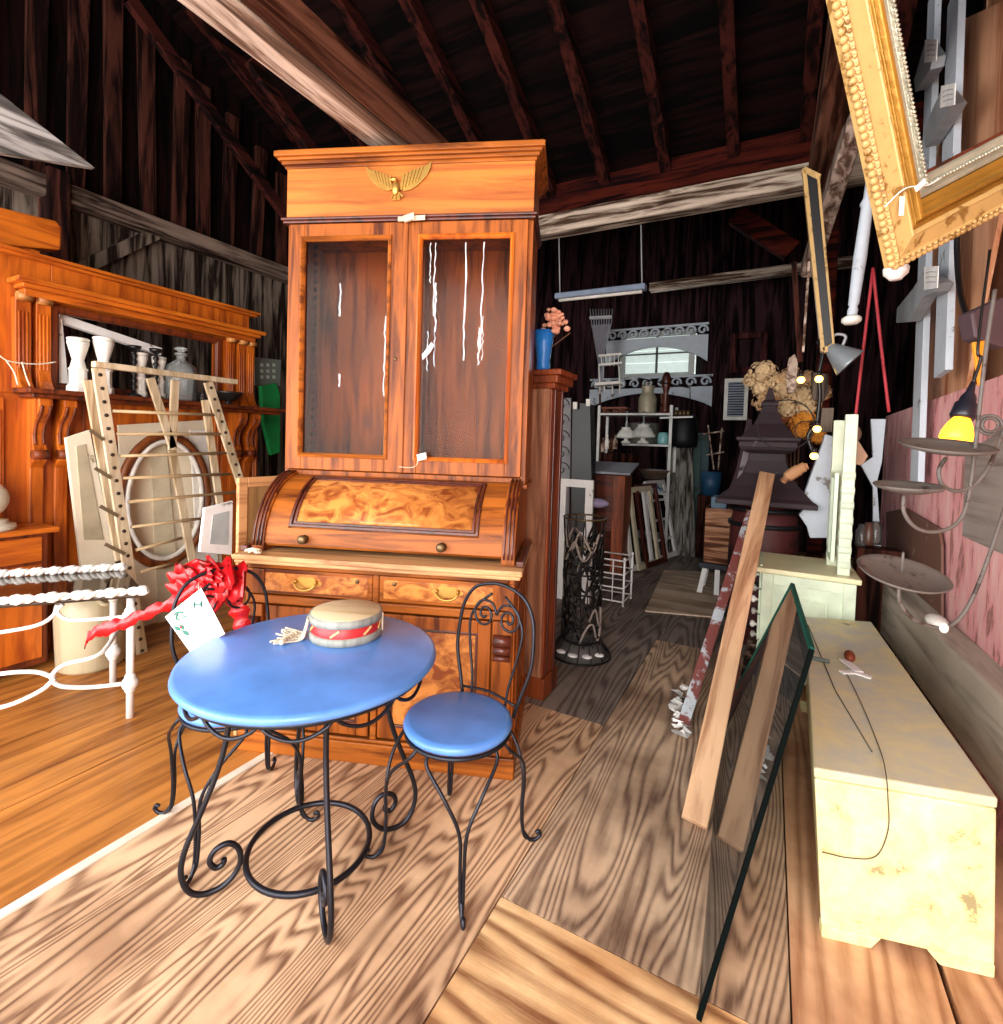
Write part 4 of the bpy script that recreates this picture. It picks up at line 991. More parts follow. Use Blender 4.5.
# narrow hanging frames near the brace
t=thing('narrow_picture_frame','tall narrow gilt and black picture frame hanging edge-on from the brace','frame',AY(815,170,3.4))
Yn=3.4
g_=lambda x,y:AY(x,y,Yn)
for k,(a,b,w,mt_) in enumerate((((804,170),(823,352),.022,goldpale),((811,174),(828,348),.045,black),((818,179),(833,346),.014,goldpale))):
    obj('gilt_side' if k!=1 else 'black_side',MB().bar(g_(*a),g_(*b),w,.05,(0,1,0)),mt_,t,world=True,bevel=.003)
obj('top_side',MB().bar(g_(803,171),g_(819,179),.03,.05,(0,1,0)),goldpale,t,world=True);obj('bottom_side',MB().bar(g_(823,351),g_(834,346),.03,.05,(0,1,0)),goldpale,t,world=True)
for k,(a,b,w,lab) in enumerate((((794,262),(800,362),.03,'dark brown stick hanging left of the narrow gilt frame'),((809,262),(803,352),.014,'thin pale rod hanging just left of narrow gilt frame'))):
    on('hanging_stick',MB().bar(AY(*a,3.8),AY(*b,3.8),w,.03,(0,1,0)),[barnwood,timber_pale][k],lab,'stick')
# reflector lamp and paddles
t=thing('clamp_lamp','grey metal reflector lamp pointing right beneath the narrow gilt frame','lamp',AY(835,352,3.4))
ax=(AY(850,362,3.4)-AY(828,345,3.4)).normalized();o_=AY(828,346,3.4)
obj('lamp_reflector',MB().lathe([(.02,0),(.03,.01),(.085,.14),(.09,.15),(.08,.14),(.02,.02)],o_,22,ax),flat('galv','#9aa2a8',.35,.5),t,world=True)
obj('lamp_socket',MB().lathe([(0,-.06),(.022,-.06),(.026,0),(0,0)],o_,16,ax),iron_matte,t,world=True)
obj('clamp',MB().tube(crom([o_,o_+Vector((.03,0,.06)),o_+Vector((.08,0,.05)),o_+Vector((.07,0,-.0))],5),.008,6),iron_gray,t,world=True)
for (pts,Y,mt_,lab) in (([(789,358),(795,354),(798,362),(796,392),(787,394),(786,372)],4.1,timber_pale,'pale wooden paddle blade hanging left of the string lights'),
    ([(811,372),(828,374),(829,392),(823,402),(813,400)],4.1,barnwood_gray,'grey-brown wooden tool blade hanging under the clamp lamp'),
    ([(822,408),(834,408),(832,432),(820,432)],4.0,barnwood_gray,'small square brown block hanging above the white corbel')):
    on('wooden_tool',PY(pts,Y,.03),mt_,lab,'tool','hanging wooden tools by the lamp')
for k,(x,y,lab) in enumerate(((842,431,'left one of two brown wooden paddle heads above the mint dresser'),(854,434,'right one of two brown wooden paddle heads above the mint dresser'))):
    c=AY(x,y,3.95);t=thing('wooden_paddle',lab,'paddle',c,0,'wooden paddle heads')
    obj('paddle_head',MB().ball((0,0,0),.045,14,10,(.9,.45,1.25)),timber_brown if k==0 else wood('paddle','#a9826c','#6f4a38','z',1.,.6),t)
    obj('paddle_handle',MB().lathe([(.014,-.24),(.016,-.06),(.012,-.04)],(0,0,0),10),timber_brown,t)
on('peach_board',PY([(846,442),(858,440),(868,456),(862,466),(848,462)],3.97,.02),flat('peach','#cf9f80',.6),'small peach coloured wooden piece behind the paddle handles','board')
# ---------- string lights ----------
bulb=flat('bulb_glow','#ffd27a',.4,emit='#ffc35a',es=5.)
bulb2=flat('bulb_amber','#ffa726',.4,emit='#ff9a1a',es=5.)
t=thing('string_lights','dark cable with small glowing warm bulbs draped above the dried hydrangeas','lights',AY(820,380,3.7))
cb=[AY(x,y,3.7) for x,y in ((826,335),(822,360),(819,374),(820,395),(818,415),(816,424),(808,436),(812,450),(816,457))]
obj('cable',MB().tube(crom(cb,5),.012,6),black,t,world=True)
for (x,y) in ((819,379),(817,429),(814,456),(801,380)):
    p=AY(x,y,3.62);obj('bulb',MB().ball(p,.022,12,8),bulb,t,world=True)
    obj('bulb_socket',MB().lathe([(.012,.015),(.014,.045),(0,.05)],p,10),black,t,world=True)
on('wire_hoop',MB().ring(AY(805,430,3.7),.055,.003,28,6,(0,1,0)).ring(AY(785,425,3.7),.16,.004,36,6,(.1,1,0)),iron_matte,'thin dark wire rings around the lower dried flowers','wire',bevel=0)
# ---------- dried hydrangeas ----------
hy=[(760,380,.085,0),(772,386,.08,0),(782,394,.085,0),(770,404,.08,1),(788,408,.09,0),(800,398,.085,0),(808,386,.06,1),(806,410,.06,0),(812,420,.06,2),(798,428,.075,2),(782,428,.085,3),(790,440,.05,3),(774,420,.06,3),(758,396,.06,0),(806,434,.05,2)]
hy=[(x+rnd.uniform(-5,5),y+rnd.uniform(-5,4),r*rnd.uniform(.75,1.),k) for x,y,r,k in hy]+[(752,384,.05,0),(765,372,.05,0),(822,396,.045,1),(790,380,.06,1),(818,440,.04,2)]
t=thing('dried_hydrangea_bunch','big bunch of dried tan and amber hydrangea heads beside string lights','flowers',AY(785,440,4.0))
pal=[flat('hydrangea_tan','#d9b98c',.85),flat('hydrangea_buff','#c9a074',.85),flat('hydrangea_amber','#d98a2c',.85),flat('hydrangea_brown','#8d4f28',.85)]
for (x,y,r,k) in hy:
    r*=1.18;c=AY(x,y-3,4.42+rnd.uniform(-.06,.06));m=MB()
    for i in range(130):
        th=math.acos(rnd.uniform(-1,1));ph=rnd.uniform(0,6.28);d=Vector((math.sin(th)*math.cos(ph),math.sin(th)*math.sin(ph),math.cos(th)*.9));q=c+d*r*rnd.uniform(.7,1.25)
        a=d.orthogonal().normalized();b_=d.cross(a);s_=rnd.uniform(.014,.024);tw=rnd.uniform(0,3)
        A=(a*math.cos(tw)+b_*math.sin(tw))*s_;Bv=(b_*math.cos(tw)-a*math.sin(tw))*s_
        m.add([q+A,q+Bv,q-A,q-Bv,q+d*.008],[(0,1,4),(1,2,4),(2,3,4),(3,0,4)],False)
    mm=MB().ball(c,r*.6,10,7);m.add(mm.v,mm.f,True)
    obj('flower_head',m,pal[k],t,world=True,recalc=False)
m=MB()
for i in range(5): m.tube([AY(780+i*5,430,4.42),AY(788+i*2,500,4.48)],.006,5)
obj('stems',m,flat('stem_brown','#5b3a22',.8),t,world=True)
# ---------- dark square finial / cupola ----------
purp=peel('purple_weathered','#20131a','#7a7076',.33,6.,.7,(1,1,1),'#2b161f')
fc=AY(765,500,4.15);fz=fc.z
t=thing('roof_finial','big dark purple weathered square roof finial with flared bells','finial',(fc.x,4.15,fz-.02))
S2=1.414
def bell(pr): return MB().lathe([(r*S2/2*1.1,z*1.1) for r,z in pr],(0,0,0),4,smooth=False,rot=R(45))
obj('lower_bell',bell([(.56,0),(.56,.03),(.50,.05),(.38,.12),(.27,.20),(.22,.28),(.21,.33)]),purp,t,bevel=.006)
obj('collar',bell([(.24,.33),(.31,.35),(.33,.37),(.33,.40),(.36,.41),(.36,.43),(.0,.43)]),purp,t,bevel=.004)
obj('upper_bell',bell([(.31,.43),(.25,.47),(.17,.52),(.10,.60),(.08,.63),(.10,.64),(.10,.66),(.06,.68),(.02,.76),(0,.76)]),purp,t,bevel=.004)
darkred=peel('dark_red_barrel','#4a1c1d','#1a0b0b',.42,5.,.6)
t=thing('dark_barrel','dark red-brown barrel supporting the purple finial behind the mint dresser','barrel',(fc.x+.0,4.18,0))
obj('staves',MB().lathe([(.19,0),(.22,.2),(.235,.5),(.225,.85),(.20,fz-.03),(0,fz-.03)],n=22),darkred,t)
for z in (.15,.45,.85,fz-.08): obj('hoop',MB().lathe([(.222,z),(.242,z),(.242,z+.03),(.222,z+.03)],n=22),iron_matte,t)
# ---------- dresser ----------
dl=G(757,690);zt=AY(755,566,3.40).z
xr=AY(856,600,3.40).x;xl=AY(757,640,3.40).x;yb=3.90
t=thing('mint_dresser','pale mint green dresser with mirror posts, its panelled side facing the aisle end','dresser',((xl+xr)/2,3.5,0))
obj('carcass',MB().box(xl+.01,xr,3.41,yb,.04,zt-.03),mint,t,world=True,bevel=.004)
obj('side_frame',panel_frame(xl+.01,xr,.05,zt-.035,3.41,.06,.012),mint,t,world=True,bevel=.003)
obj('side_moulding',panel_frame(xl+.13,xr-.13,.18,zt-.16,3.407,.012,.010),mint,t,world=True,bevel=.003)
obj('dresser_top',MB().box(xl-.03,xr+.02,3.375,yb+.02,zt-.03,zt),peel('mint_top','#e2dcb0','#b4ad86',.3,4.,.4),t,world=True,bevel=.006)
for i in range(4):
    z=.10+i*.155
    dd_=obj('drawer',MB().box(xl-.004,xl+.01,3.43,yb-.03,z,z+.145),mint,t,world=True,bevel=.003)
    for yy in (3.47,3.75): obj('knob',MB().lathe([(.008,0),(.008,.012),(.02,.02),(.022,.032),(.012,.04),(0,.041)],(xl-.004,yy,z+.075),14,(-1,0,0)),white,dd_,world=True)
for q,(y_,px_) in enumerate(((3.46,843),(3.72,828))):
    xx=xr-.06-q*.03
    zt2=1.62 if q==0 else 1.60
    m=MB().box(xx-.03,xx+.03,y_-.02,y_+.02,zt+.001,zt2)
    for k in range(7):
        z=zt+.06+k*.085;m.tube([(xx-.032,y_,z),(xx+.032,y_,z)],.030,10)
    obj('mirror_post',m,mint,t,world=True,bevel=.004)
obj('mirror_frame',MB().frame((xr-.10,3.50,zt+.06),(0,1,0),(0,0,1),.20,.52,[(0,0),(0,.02),(.03,.02),(.03,0)],(-1,0,0)),mint,t,world=True,bevel=.002)
obj('mirror_glass',MB().box(xr-.098,xr-.094,3.53,3.67,zt+.09,zt+.55),flat('mirror_green','#39503f',.1,.6),t,world=True)
# white corbels and brackets
on('white_corbel',PY([(825,434),(845,440),(839,462),(836,503),(830,538),(810,538),(807,527),(799,515),(809,503),(804,495),(812,472),(823,442)],3.92,.09),graypeel,'large grey-white scrolled corbel standing behind the mint dresser','corbel',bevel=.006)
on('white_cutout_board',PYF([(871,419),(886,419),(882,462),(877,482),(890,655),(874,655),(873,487),(861,465),(873,457)],3.95,.03,2),graypeel,'white curved cut-out board between the paddles and the pink board','board')
t=thing('tool_box_clutter','dark glass jar rack behind the mirror posts','rack',AY(866,520,3.9))
obj('rack_board',MB().box(AY(858,548,3.8).x,AY(858,548,3.8).x+.22,3.8,3.95,0,AY(866,547,3.85).z-.002),barnwood,t,world=True)
for k in range(3): obj('jar',MB().lathe([(0,0),(.03,0),(.035,.02),(.035,.10),(.02,.12),(.02,.14),(0,.14)],AY(861+k*7,546-k,3.85),14),glassy('jar_glass',(.6,.5,.45),.1,.05,1.5) if k!=1 else flat('jar_brown','#5c3a2c',.3),t,world=True)
m=MB()
for k in range(3): m.prism([AY(785+k*12+a,y,3.72) for a,y in ((0,532),(9,530),(9,545),(3,548),(0,543))],(0,.06,0))
False and on('dark_blocks',MB().box(xl+.02,xr-.2,3.5,3.7,zt+.001,zt+.05),black,'low black box lying on the mint dresser top','box',bevel=.006)
on('driftwood',MB().tube(crom([AY(782,482,3.55),AY(792,474,3.55),AY(802,468,3.55),AY(808,466,3.55)],5),[.02]*3+[.035]*6+[.03]*4+[.02]*3,8),wood('drift','#b0805a','#6a3e24','x',1.,.7),'curved brown driftwood piece beside the purple finial','wood')
# ---------- planks leaning in the aisle ----------
pl_tan=wood('plank_tan','#d6ab85','#9a6c4c','y',.9,.6,.5,.1)
a=G(694,826,.0);b=AY(767,474,3.78)
nrm=(b-a).cross(Vector((1,.0,0))).normalized()
def plankbar(a,b,w,t,wd=Vector((1,.25,0))):
    d=(b-a).normalized();x=(wd-d*wd.dot(d)).normalized();nn=x.cross(d)
    m=MB().box(-w/2,w/2,0,(b-a).length,-t/2,t/2);m.mat=Matrix(((x.x,d.x,nn.x,a.x),(x.y,d.y,nn.y,a.y),(x.z,d.z,nn.z,a.z),(0,0,0,1)));return m
on('leaning_plank',plankbar(a+Vector((0,0,.012)),b,.092,.03),pl_tan,'long pale tan plank leaning from the aisle floor up to the purple finial','plank','planks leaning beside the aisle',bevel=.004)
a=G(683,728);b=AY(751,512,3.80)
on('leaning_plank',plankbar(a+Vector((0,0,.02)),b,.055,.03),peel('redwhite','#7a3f3a','#b9c0c6',.45,5.,.7,(1,1,.4)),'narrow peeling red and white plank leaning left of the long tan plank','plank','planks leaning beside the aisle',bevel=.003)
a=G(742,757);b=AY(755,560,3.22)
on('leaning_plank',plankbar(a+Vector((-.06,0,.02)),b+Vector((-.06,0,0)),.05,.03),wood('dark_red_plank','#5d2a1c','#2a100b','y',.8,.7),'dark red-brown plank leaning between tan plank and mint dresser','plank','planks leaning beside the aisle',bevel=.003)
on('leaning_plank',plankbar(G(728,790)+Vector((0,0,.02)),AY(752,640,3.1),.05,.03),barnwood_gray,'short grey weathered plank standing just left of the glass sheet','plank','planks leaning beside the aisle',bevel=.003)
m=MB()
for k in range(16):
    c=G(674+rnd.uniform(0,14),744-k*3.4-rnd.uniform(0,4))+Vector((0,0,.02+rnd.uniform(0,.02)));s_=rnd.uniform(.03,.05)
    m.add([c+Vector((rnd.uniform(-s_,s_),rnd.uniform(-s_,s_),rnd.uniform(-.015,.02))) for _ in range(6)],[(0,1,2),(0,2,3),(3,2,4),(4,2,5),(0,3,5),(1,5,2)])
on('paper_scraps',m,tagm,'crumpled white paper scraps on the floor beside the narrow peeling plank','paper',kind='stuff',bevel=0)
# ---------- sheet of glass leaning on the chest ----------
g1=G(700,1020);g2=AX(813,650,.128);g4=Vector((g1.x-.07,2.85,0))
nn=(g2-g1).cross(g4-g1).normalized();dq=ray(793,585);g3=EYE+dq*((g1-EYE).dot(nn)/dq.dot(nn))
t=thing('glass_sheet','large clear glass sheet with green edge leaning against the yellow chest','glass',g1)
th=nn*(.006)
obj('pane',MB().prism([g1,g2,g3,g4],th),glassy('sheet_glass',(.90,.95,.92),.05,.01,1.55),t,world=True)
ge=flat('glass_edge','#12483c',.6,spec=.1);ged=flat('glass_edge_dark','#040a09',.8,spec=.05)
for a,b,mm_ in ((g1,g2,ged),(g2,g3,ge),(g3,g4,ge)):
    obj('polished_edge',MB().bar(a+th/2,b+th/2,.014,.012,nn),mm_,t,world=True)
# ---------- wrought candelabra at the right ----------
D=1.28
t=thing('iron_candelabra','rusty iron candelabra with three round drip plates and curving arms','candelabra',AD(1000,500,D))
def arm(pp,r=.0048,dd=None):
    return MB().tube(crom([AD(x,y,(dd or D)+z) for x,y,z in pp],6),r,8)
for (arm_p,pc,rr,tl) in (
  ([(946,458,0),(939,470,0),(942,484,0),(956,491,0),(975,484,0),(990,464,0),(1006,425,.02)],(946,449),.098,(-.05,.22)),
  ([(904,495,0),(904,512,0),(915,527,0),(934,532,0),(956,524,0),(968,500,0),(976,440,.0),(986,350,.0),(995,290,.02)],(908,489),.075,(.03,.1)),
  ([(899,586,0),(900,602,0),(912,618,0),(930,626,0),(948,627,0),(966,610,0),(984,570,0),(1006,505,.02)],(902,576),.098,(-.02,.28))):
    ao=obj('arm',arm(arm_p),ironrust,t,world=True)
    c=AD(*pc,D);axn=(Vector((tl[0],0,1))-ry*tl[1]).normalized()
    po=obj('drip_plate',MB().lathe([(0,-.010),(rr*.5,-.008),(rr*.9,.002),(rr,.010),(rr*.97,.012),(rr*.88,.006),(rr*.5,-.004),(0,-.006)],c,36,axn),ironrust,ao,world=True)
obj('candle_spike',MB().lathe([(.004,0),(.003,.05),(0,.055)],AD(902,573,D),8),ironrust,t,world=True)
obj('ring_coil',MB().ring(AD(990,425,D+.05),.018,.004,20,6,(.3,-1,.1)).ring(AD(990,425,D+.05),.026,.004,24,6,(.2,-1,.1)),ironrust,t,world=True)
obj('tape_knot',MB().ball(AD(944,628,D-.01),.010,8,6,(1,1,1.3)),tagm,t,world=True)
on('dark_tin_funnel',MB().prism([AD(x,y,1.5) for x,y in ((972,312),(1006,296),(1006,348),(976,338))],ry*.05),flat('funnel_plum','#4c3a3f',.5,.2),'dark plum metal funnel body at the right edge above candelabra','funnel',bevel=.006)
on('orange_pennant',MB().prism([AD(x,y,1.5) for x,y in ((974,342),(988,340),(986,362),(980,386))],ry*.01),flat('pennant','#d9871c',.6),'small pointed orange pennant under the dark funnel at the right','pennant')
# amber work lamp
t=thing('amber_bulb_lamp','hanging black socket with glowing amber bulb over the candelabra plate','lamp',AD(962,425,1.42))
Dl=1.42
axl=(AD(955,440,Dl)-AD(966,405,Dl)).normalized();b0=AD(968,399,Dl)
obj('socket',MB().lathe([(.006,-.05),(.010,-.02),(.018,-.005),(.02,.01),(.026,.014),(.028,.04),(.030,.05),(.026,.058),(0,.058)],b0,20,axl),flat('bakelite','#191a26',.35),t,world=True)
obj('bulb',MB().lathe([(.018,.056),(.028,.075),(.036,.10),(.037,.118),(.030,.13),(0,.131)],b0,20,axl),bulb2,t,world=True)
obj('cord',MB().tube(crom([b0-axl*.04,b0-axl*.12,AD(978,345,Dl),AD(990,250,Dl+.05)],5),.004,6),black,t,world=True)
wb=AD(925,612,1.75)
t=thing('white_insulator','small white porcelain egg lying on the grey timber behind candelabra plate','porcelain',(.70,2.95,.62))
obj('egg',MB().ball((0,0,.028),.045,16,10,(.9,1.6,.62)),white,t)
# ---------- mantel post beside the secretary ----------
zt_=AY(541,388,2.48).z
redoak=wood('red_oak','#93441c','#4d1c0a','z',1.,.5,.5,.1)
t=thing('mantel_post','tall reddish brown mantel post with stepped capital standing right of the secretary','post',(-1.1,2.6,0))
obj('shaft',MB().box(-1.19,-1.045,2.52,2.69,.12,zt_),redoak,t,world=True,bevel=.006)
obj('side_moulding',MB().box(-1.045,-1.035,2.545,2.565,.12,zt_).box(-1.045,-1.035,2.645,2.67,.12,zt_),walnut_dark,t,world=True,bevel=.003)
obj('worn_face',MB().box(-1.18,-1.055,2.512,2.52,.12,zt_),wood('worn_brown','#ab7556','#6d3f28','z',1.,.6),t,world=True)
obj('base_block',MB().box(-1.20,-1.03,2.505,2.71,0,.12),redoak,t,world=True,bevel=.006)
obj('capital',MB().box(-1.20,-1.025,2.50,2.71,zt_,zt_+.03).box(-1.20,-1.005,2.49,2.73,zt_+.03,zt_+.07).box(-1.20,-.985,2.48,2.74,zt_+.07,zt_+.10),redoak,t,world=True,bevel=.006)
vz=zt_+.101;vc=Vector((-1.125,2.57,vz))
bv=flat('vase_blue','#2273c4',.35,bump=.4,bs=30)
t=thing('blue_vase','flared cobalt blue vase on top of the mantel post','vase',vc)
obj('vase_body',MB().lathe([(0,0),(.034,0),(.038,.02),(.036,.06),(.046,.14),(.058,.22),(.052,.22),(.036,.12),(0,.05)],n=20),bv,t)
t=thing('dried_flower_posy','posy of dried peach coloured flower heads in the blue vase','flowers',vc+Vector((.03,0,.2)))
pk=flat('peach_flower','#e2a083',.8)
for i in range(60):
    a=rnd.uniform(0,6.28);r=rnd.uniform(0,.075);p=Vector((r*math.cos(a)+.03,r*math.sin(a)*.8,rnd.uniform(.01,.13)))
    obj('flower_head',MB().ball(p,rnd.uniform(.012,.02),8,6,(1,1,.8)),pk,t)
obj('stems',MB().tube([(-.03,0,-.1),(0,0,.05)],.004,5).tube([(-.03,0,-.1),(.07,0,.05)],.004,5).tube([(-.03,0,-.1),(.12,0,.0)],.004,5),flat('stem_brown','#5b3a22',.8),t)
t=thing('fluorescent_fixture','long blue-grey tube light fixture hanging on two wires below the tie beam','light',AY(600,292,4.4))
a,b=AY(556,297,4.4),AY(646,287,4.4)
obj('housing',MB().bar(a,b,.09,.05,(0,0,1)),flat('fixture_blue','#7f8fa6',.4),t,world=True,bevel=.01)
obj('tube',MB().tube([a.lerp(b,.04)+Vector((0,0,-.035)),a.lerp(b,.96)+Vector((0,0,-.035))],.014,10),white,t,world=True)
for (x,y0_,y1_) in ((560,238,295),(642,225,286)): obj('hanging_wire',MB().tube([AY(x-1,y0_,4.4),AY(x,y1_,4.4)],.006,5),flat('wire_gray','#a5a7a8',.5),t,world=True)
# ---------- wire basket figure ----------
wc=G(580,654);wire=flat('black_wire','#1c1818',.5,.5)
t=thing('wire_plant_stand','tall tangled black wire stand with flared round foot beside the mantel post','stand',(wc.x,wc.y,0))
pr=[(.20,.01),(.19,.03),(.13,.12),(.105,.25),(.12,.42),(.13,.56),(.10,.68),(.13,.80),(.14,.92)]
for k in range(14):
    a=2*math.pi*k/14;obj('upright_wire',MB().tube(crom([(math.cos(a+z*.6)*r,math.sin(a+z*.6)*r,z) for r,z in pr],4),.004,5),wire,t)
for r,z,k in ((.20,.01,0),(.13,.12,0),(.13,.56,0),(.14,.92,1),(.115,.36,0),(.12,.74,1)): obj('wire_ring',MB().ring((0,0,z),r,.006,36,6),wire if not k else brass_dark,t)
for k in range(32):
    a=rnd.uniform(0,6.28);z=rnd.uniform(.08,.8);pts=[]
    for i in range(7):
        pts.append((math.cos(a+i*.35)*.125,math.sin(a+i*.35)*.125,z+.07*math.sin(i*1.9+k)))
    obj('twig',MB().tube(crom(pts,4),.008,5),wire if k%5 else flat('twig_pale','#8d8078',.7),t)
obj('foot_cover',MB().lathe([(.185,.012),(.12,.10),(.11,.10),(.175,.012)],n=24),flat('foot_gray','#4e4a48',.7),t)
for k in range(4):
    a=R(-120+k*32);obj('white_chip',MB().ball((math.cos(a)*.16,math.sin(a)*.16,.05),.03,8,6,(1.2,1,.35)),whitepeel,t)
# white empty frame behind it
Y=4.3
o=AY(558,545,Y);u_=AY(592,545,Y)-o;h_=AY(558,478,Y)-o
t=thing('white_empty_frame','peeling white empty window frame standing behind the wire stand','frame',o)
obj('frame',MB().frame((o.x,Y,.50 if False else o.z),(1,0,0),(0,0,1),u_.x,h_.z,[(0,0),(0,.03),(.07,.03),(.07,0)],(0,-1,0)),whitepeel,t,world=True,bevel=.003)
obj('leg',MB().box(o.x+u_.x-.07,o.x+u_.x,Y-.03,Y,0,o.z).box(o.x,o.x+.07,Y-.03,Y,0,o.z),whitepeel,t,world=True)
on('gray_board',PYF([(559,398),(571,398),(568,618),(558,618)],4.4,.03,2),flat('board_gray','#8b8d90',.7),'narrow pale grey board upright behind the mantel post','board')
t=thing('black_scroll_rack','black iron scrollwork rack standing before the narrow grey board','rack',AY(562,440,4.3))
for k in range(6):
    c=AY(562,405+k*16,4.28);obj('scroll',MB().tube(spiral(c,.07,.01,R(0),R(420),(1,0,0),(0,0,1),26),.005,5),wire,t,world=True)
obj('side_bar',MB().tube([AY(572,398,4.28),AY(570,520,4.28)],.007,6),wire,t,world=True)
on('purple_cloth',MB().ball(AY(597,503,4.6),.09,12,8,(1.3,.8,.5)),flat('lilac','#9d8fae',.9),'crumpled pale purple cloth bundle in front of the brown slant-top desk','cloth')
on('black_case',PYF(((571,402),(590,404),(594,560),(572,560)),5.2,.15,2),black,'black upright case behind the brown slant-top desk','case')
t=thing('white_twin_outlet','two small white switch plates above the black case','plate',AY(582,405,5.15))
for x,y in ((575,405),(588,402)): obj('plate',PY([(x-2,y-3),(x+2,y-3),(x+2,y+4),(x-2,y+4)],5.15,.02),white,t,world=True)
# ---------- white wire rack ----------
a=G(592,600);b=G(620,606)
t=thing('white_wire_rack','small white wire box rack standing on the aisle floor','rack',(a.x,a.y,0))
W_,D_,H_=.30,.28,.42
cx_,cy_=(-1.36,4.62)
cx_,cy_=G(606,604).x,G(606,604).y+.14
for i in range(4):
    x_=cx_+W_*(-.5+(i in (1,2)));y_=cy_+D_*(-.5+(i>1));hh=H_*(1.0 if i in (1,2) else 1.25)
    p=obj('corner_post',MB().tube([(x_,y_,0),(x_,y_,hh)],.010,8).ball((x_,y_,hh),.014,8,6),white_iron,t,world=True)
for z in (.04,.16,.28,.40):
    c4=[(cx_-W_/2,cy_-D_/2,z),(cx_+W_/2,cy_-D_/2,z),(cx_+W_/2,cy_+D_/2,z),(cx_-W_/2,cy_+D_/2,z)]
    obj('wire_tier',MB().tube(c4,.007,6,closed=True),white_iron,t,world=True)
for k in (-.17,.17): obj('inner_wire',MB().tube([(cx_+W_*k,cy_-D_/2,.04),(cx_+W_*k,cy_-D_/2,.40)],.006,6),white_iron,t,world=True)
# ---------- slant-top desk ----------
dr_=AY(622,556,5.4);Yd=5.4;t=thing('slant_top_desk','dark brown wooden desk with grey slanted top on the left of the aisle','desk',(dr_.x-.2,Yd,0))
zt3=AY(622,474,Yd).z;zt4=0
x1_=dr_.x;x0_=AY(560,520,Yd).x-.3
obj('desk_leg',MB().box(x1_-.13,x1_,Yd,Yd+.3,0,zt3-.02),redoak,t,world=True,bevel=.005)
obj('desk_side',MB().box(x0_,x1_-.10,Yd+.06,Yd+.3,.45,zt3-.02).box(x0_,x1_-.1,Yd+.2,Yd+.3,0,.45),wood('desk_dark','#6b2c16','#33120a','x',1.,.6),t,world=True,bevel=.005)
obj('desk_top',MB().hexa([(x0_+.2,Yd-.03,zt3-.01),(x1_+.06,Yd-.03,zt3-.01),(x1_+.06,Yd+.36,zt3+.09),(x0_+.2,Yd+.36,zt3+.09),(x0_+.2,Yd-.03,zt3+.015),(x1_+.06,Yd-.03,zt3+.015),(x1_+.06,Yd+.36,zt3+.115),(x0_+.2,Yd+.36,zt3+.115)]),flat('desk_gray','#8d8f99',.5),t,world=True,bevel=.004)
# ---------- stack of old window sashes ----------
labs=['white sash frame at the front of the leaning stack by the aisle','cream sash frame second in the leaning stack','brown sash frame third in the leaning stack','white multi-pane sash at the back right of the leaning stack']
for k in range(4):
    mt_=[whitepeel,cream,walnut_dark,whitepeel][k]
    px=[(620,627,633,643)[k],(488,487,484,480)[k]];bxp=[(630,637,645,657)[k],(572,571,569,562)[k]]
    g0=G(*bxp);tilt=Vector((-.16,0,0))
    tp_=AY(px[0],px[1],g0.y);Hh_=tp_.z
    v_=Vector((tp_.x-g0.x,0,Hh_)).normalized();u_=Vector((.25,1,0)).normalized();n_=u_.cross(v_).normalized()
    t=thing('window_sash',labs[k],'sash',g0,0,'leaning stack of sashes')
    Wd=.55
    obj('frame',MB().frame(g0+Vector((0,0,.004)),u_,v_,Wd,Hh_,[(0,0),(0,.03),(.06,.03),(.06,0)],n_),mt_,t,world=True,bevel=.002)
    if k==3:
        for j in (1,2,3): obj('sash_bar',MB().bar(g0+v_*(Hh_*j/4)+n_*.015,g0+v_*(Hh_*j/4)+u_*Wd+n_*.015,.03,.025,n_),mt_,t,world=True)
        obj('sash_bar',MB().bar(g0+u_*(Wd/2)+n_*.015,g0+u_*(Wd/2)+v_*Hh_+n_*.015,.03,.025,n_),mt_,t,world=True)
# ---------- metal shelf rack and its load ----------
Yr_=6.6
rp=lambda x,y,dy=0:AY(x,y,Yr_+dy)
t=thing('metal_shelf_rack','open metal shelf rack crowded with lamps and pots in front of the back window','shelf',(rp(635,520).x,Yr_+.2,0))
shf=flat('rack_gray','#a9a9a6',.45,.4)
xa,xb=rp(598,440).x,rp(670,440).x
ztop=rp(670,405).z
for x_ in (xa,xb):
    for dy in (0,.4): obj('post',MB().box(x_-.018,x_+.018,Yr_+dy,Yr_+dy+.03,0,ztop),shf,t,world=True)
shz=[rp(635,413).z,rp(650,444).z,rp(655,492).z,.25]
for i,z in enumerate(shz):
    xs=xa if i in (0,3) else rp(630,440).x-.1*(i==1)
    obj('shelf',MB().box(xs,xb,Yr_-.01,Yr_+.42,z-.03,z),shf,t,world=True,bevel=.004)
def item(name,label,cat,px,zi,prof,mat,n=18,dy=.15,parts=(),grp=None,s=1.):
    x=rp(px,440,dy).x;t=thing(name,label,cat,(x,Yr_+dy,shz[zi]+.002),0,grp)
    obj(parts[0] if parts else 'body',MB().lathe([(r*s,z*s) for r,z in prof],n=n),mat,t);return t
cangray=flat('can_beige','#a8a088',.5,.2)
t=item('milk_can','beige milk can on the top of the metal rack','can',646,0,[(0,0),(.11,0),(.115,.02),(.115,.20),(.08,.26),(.07,.30),(.085,.34),(.085,.36),(0,.37)],cangray,parts=('can_body',))
obj('lid_handle',MB().tube(crom([(-.03,0,.36),(-.02,0,.40),(.02,0,.40),(.03,0,.36)],4),.008,6),cangray,t)
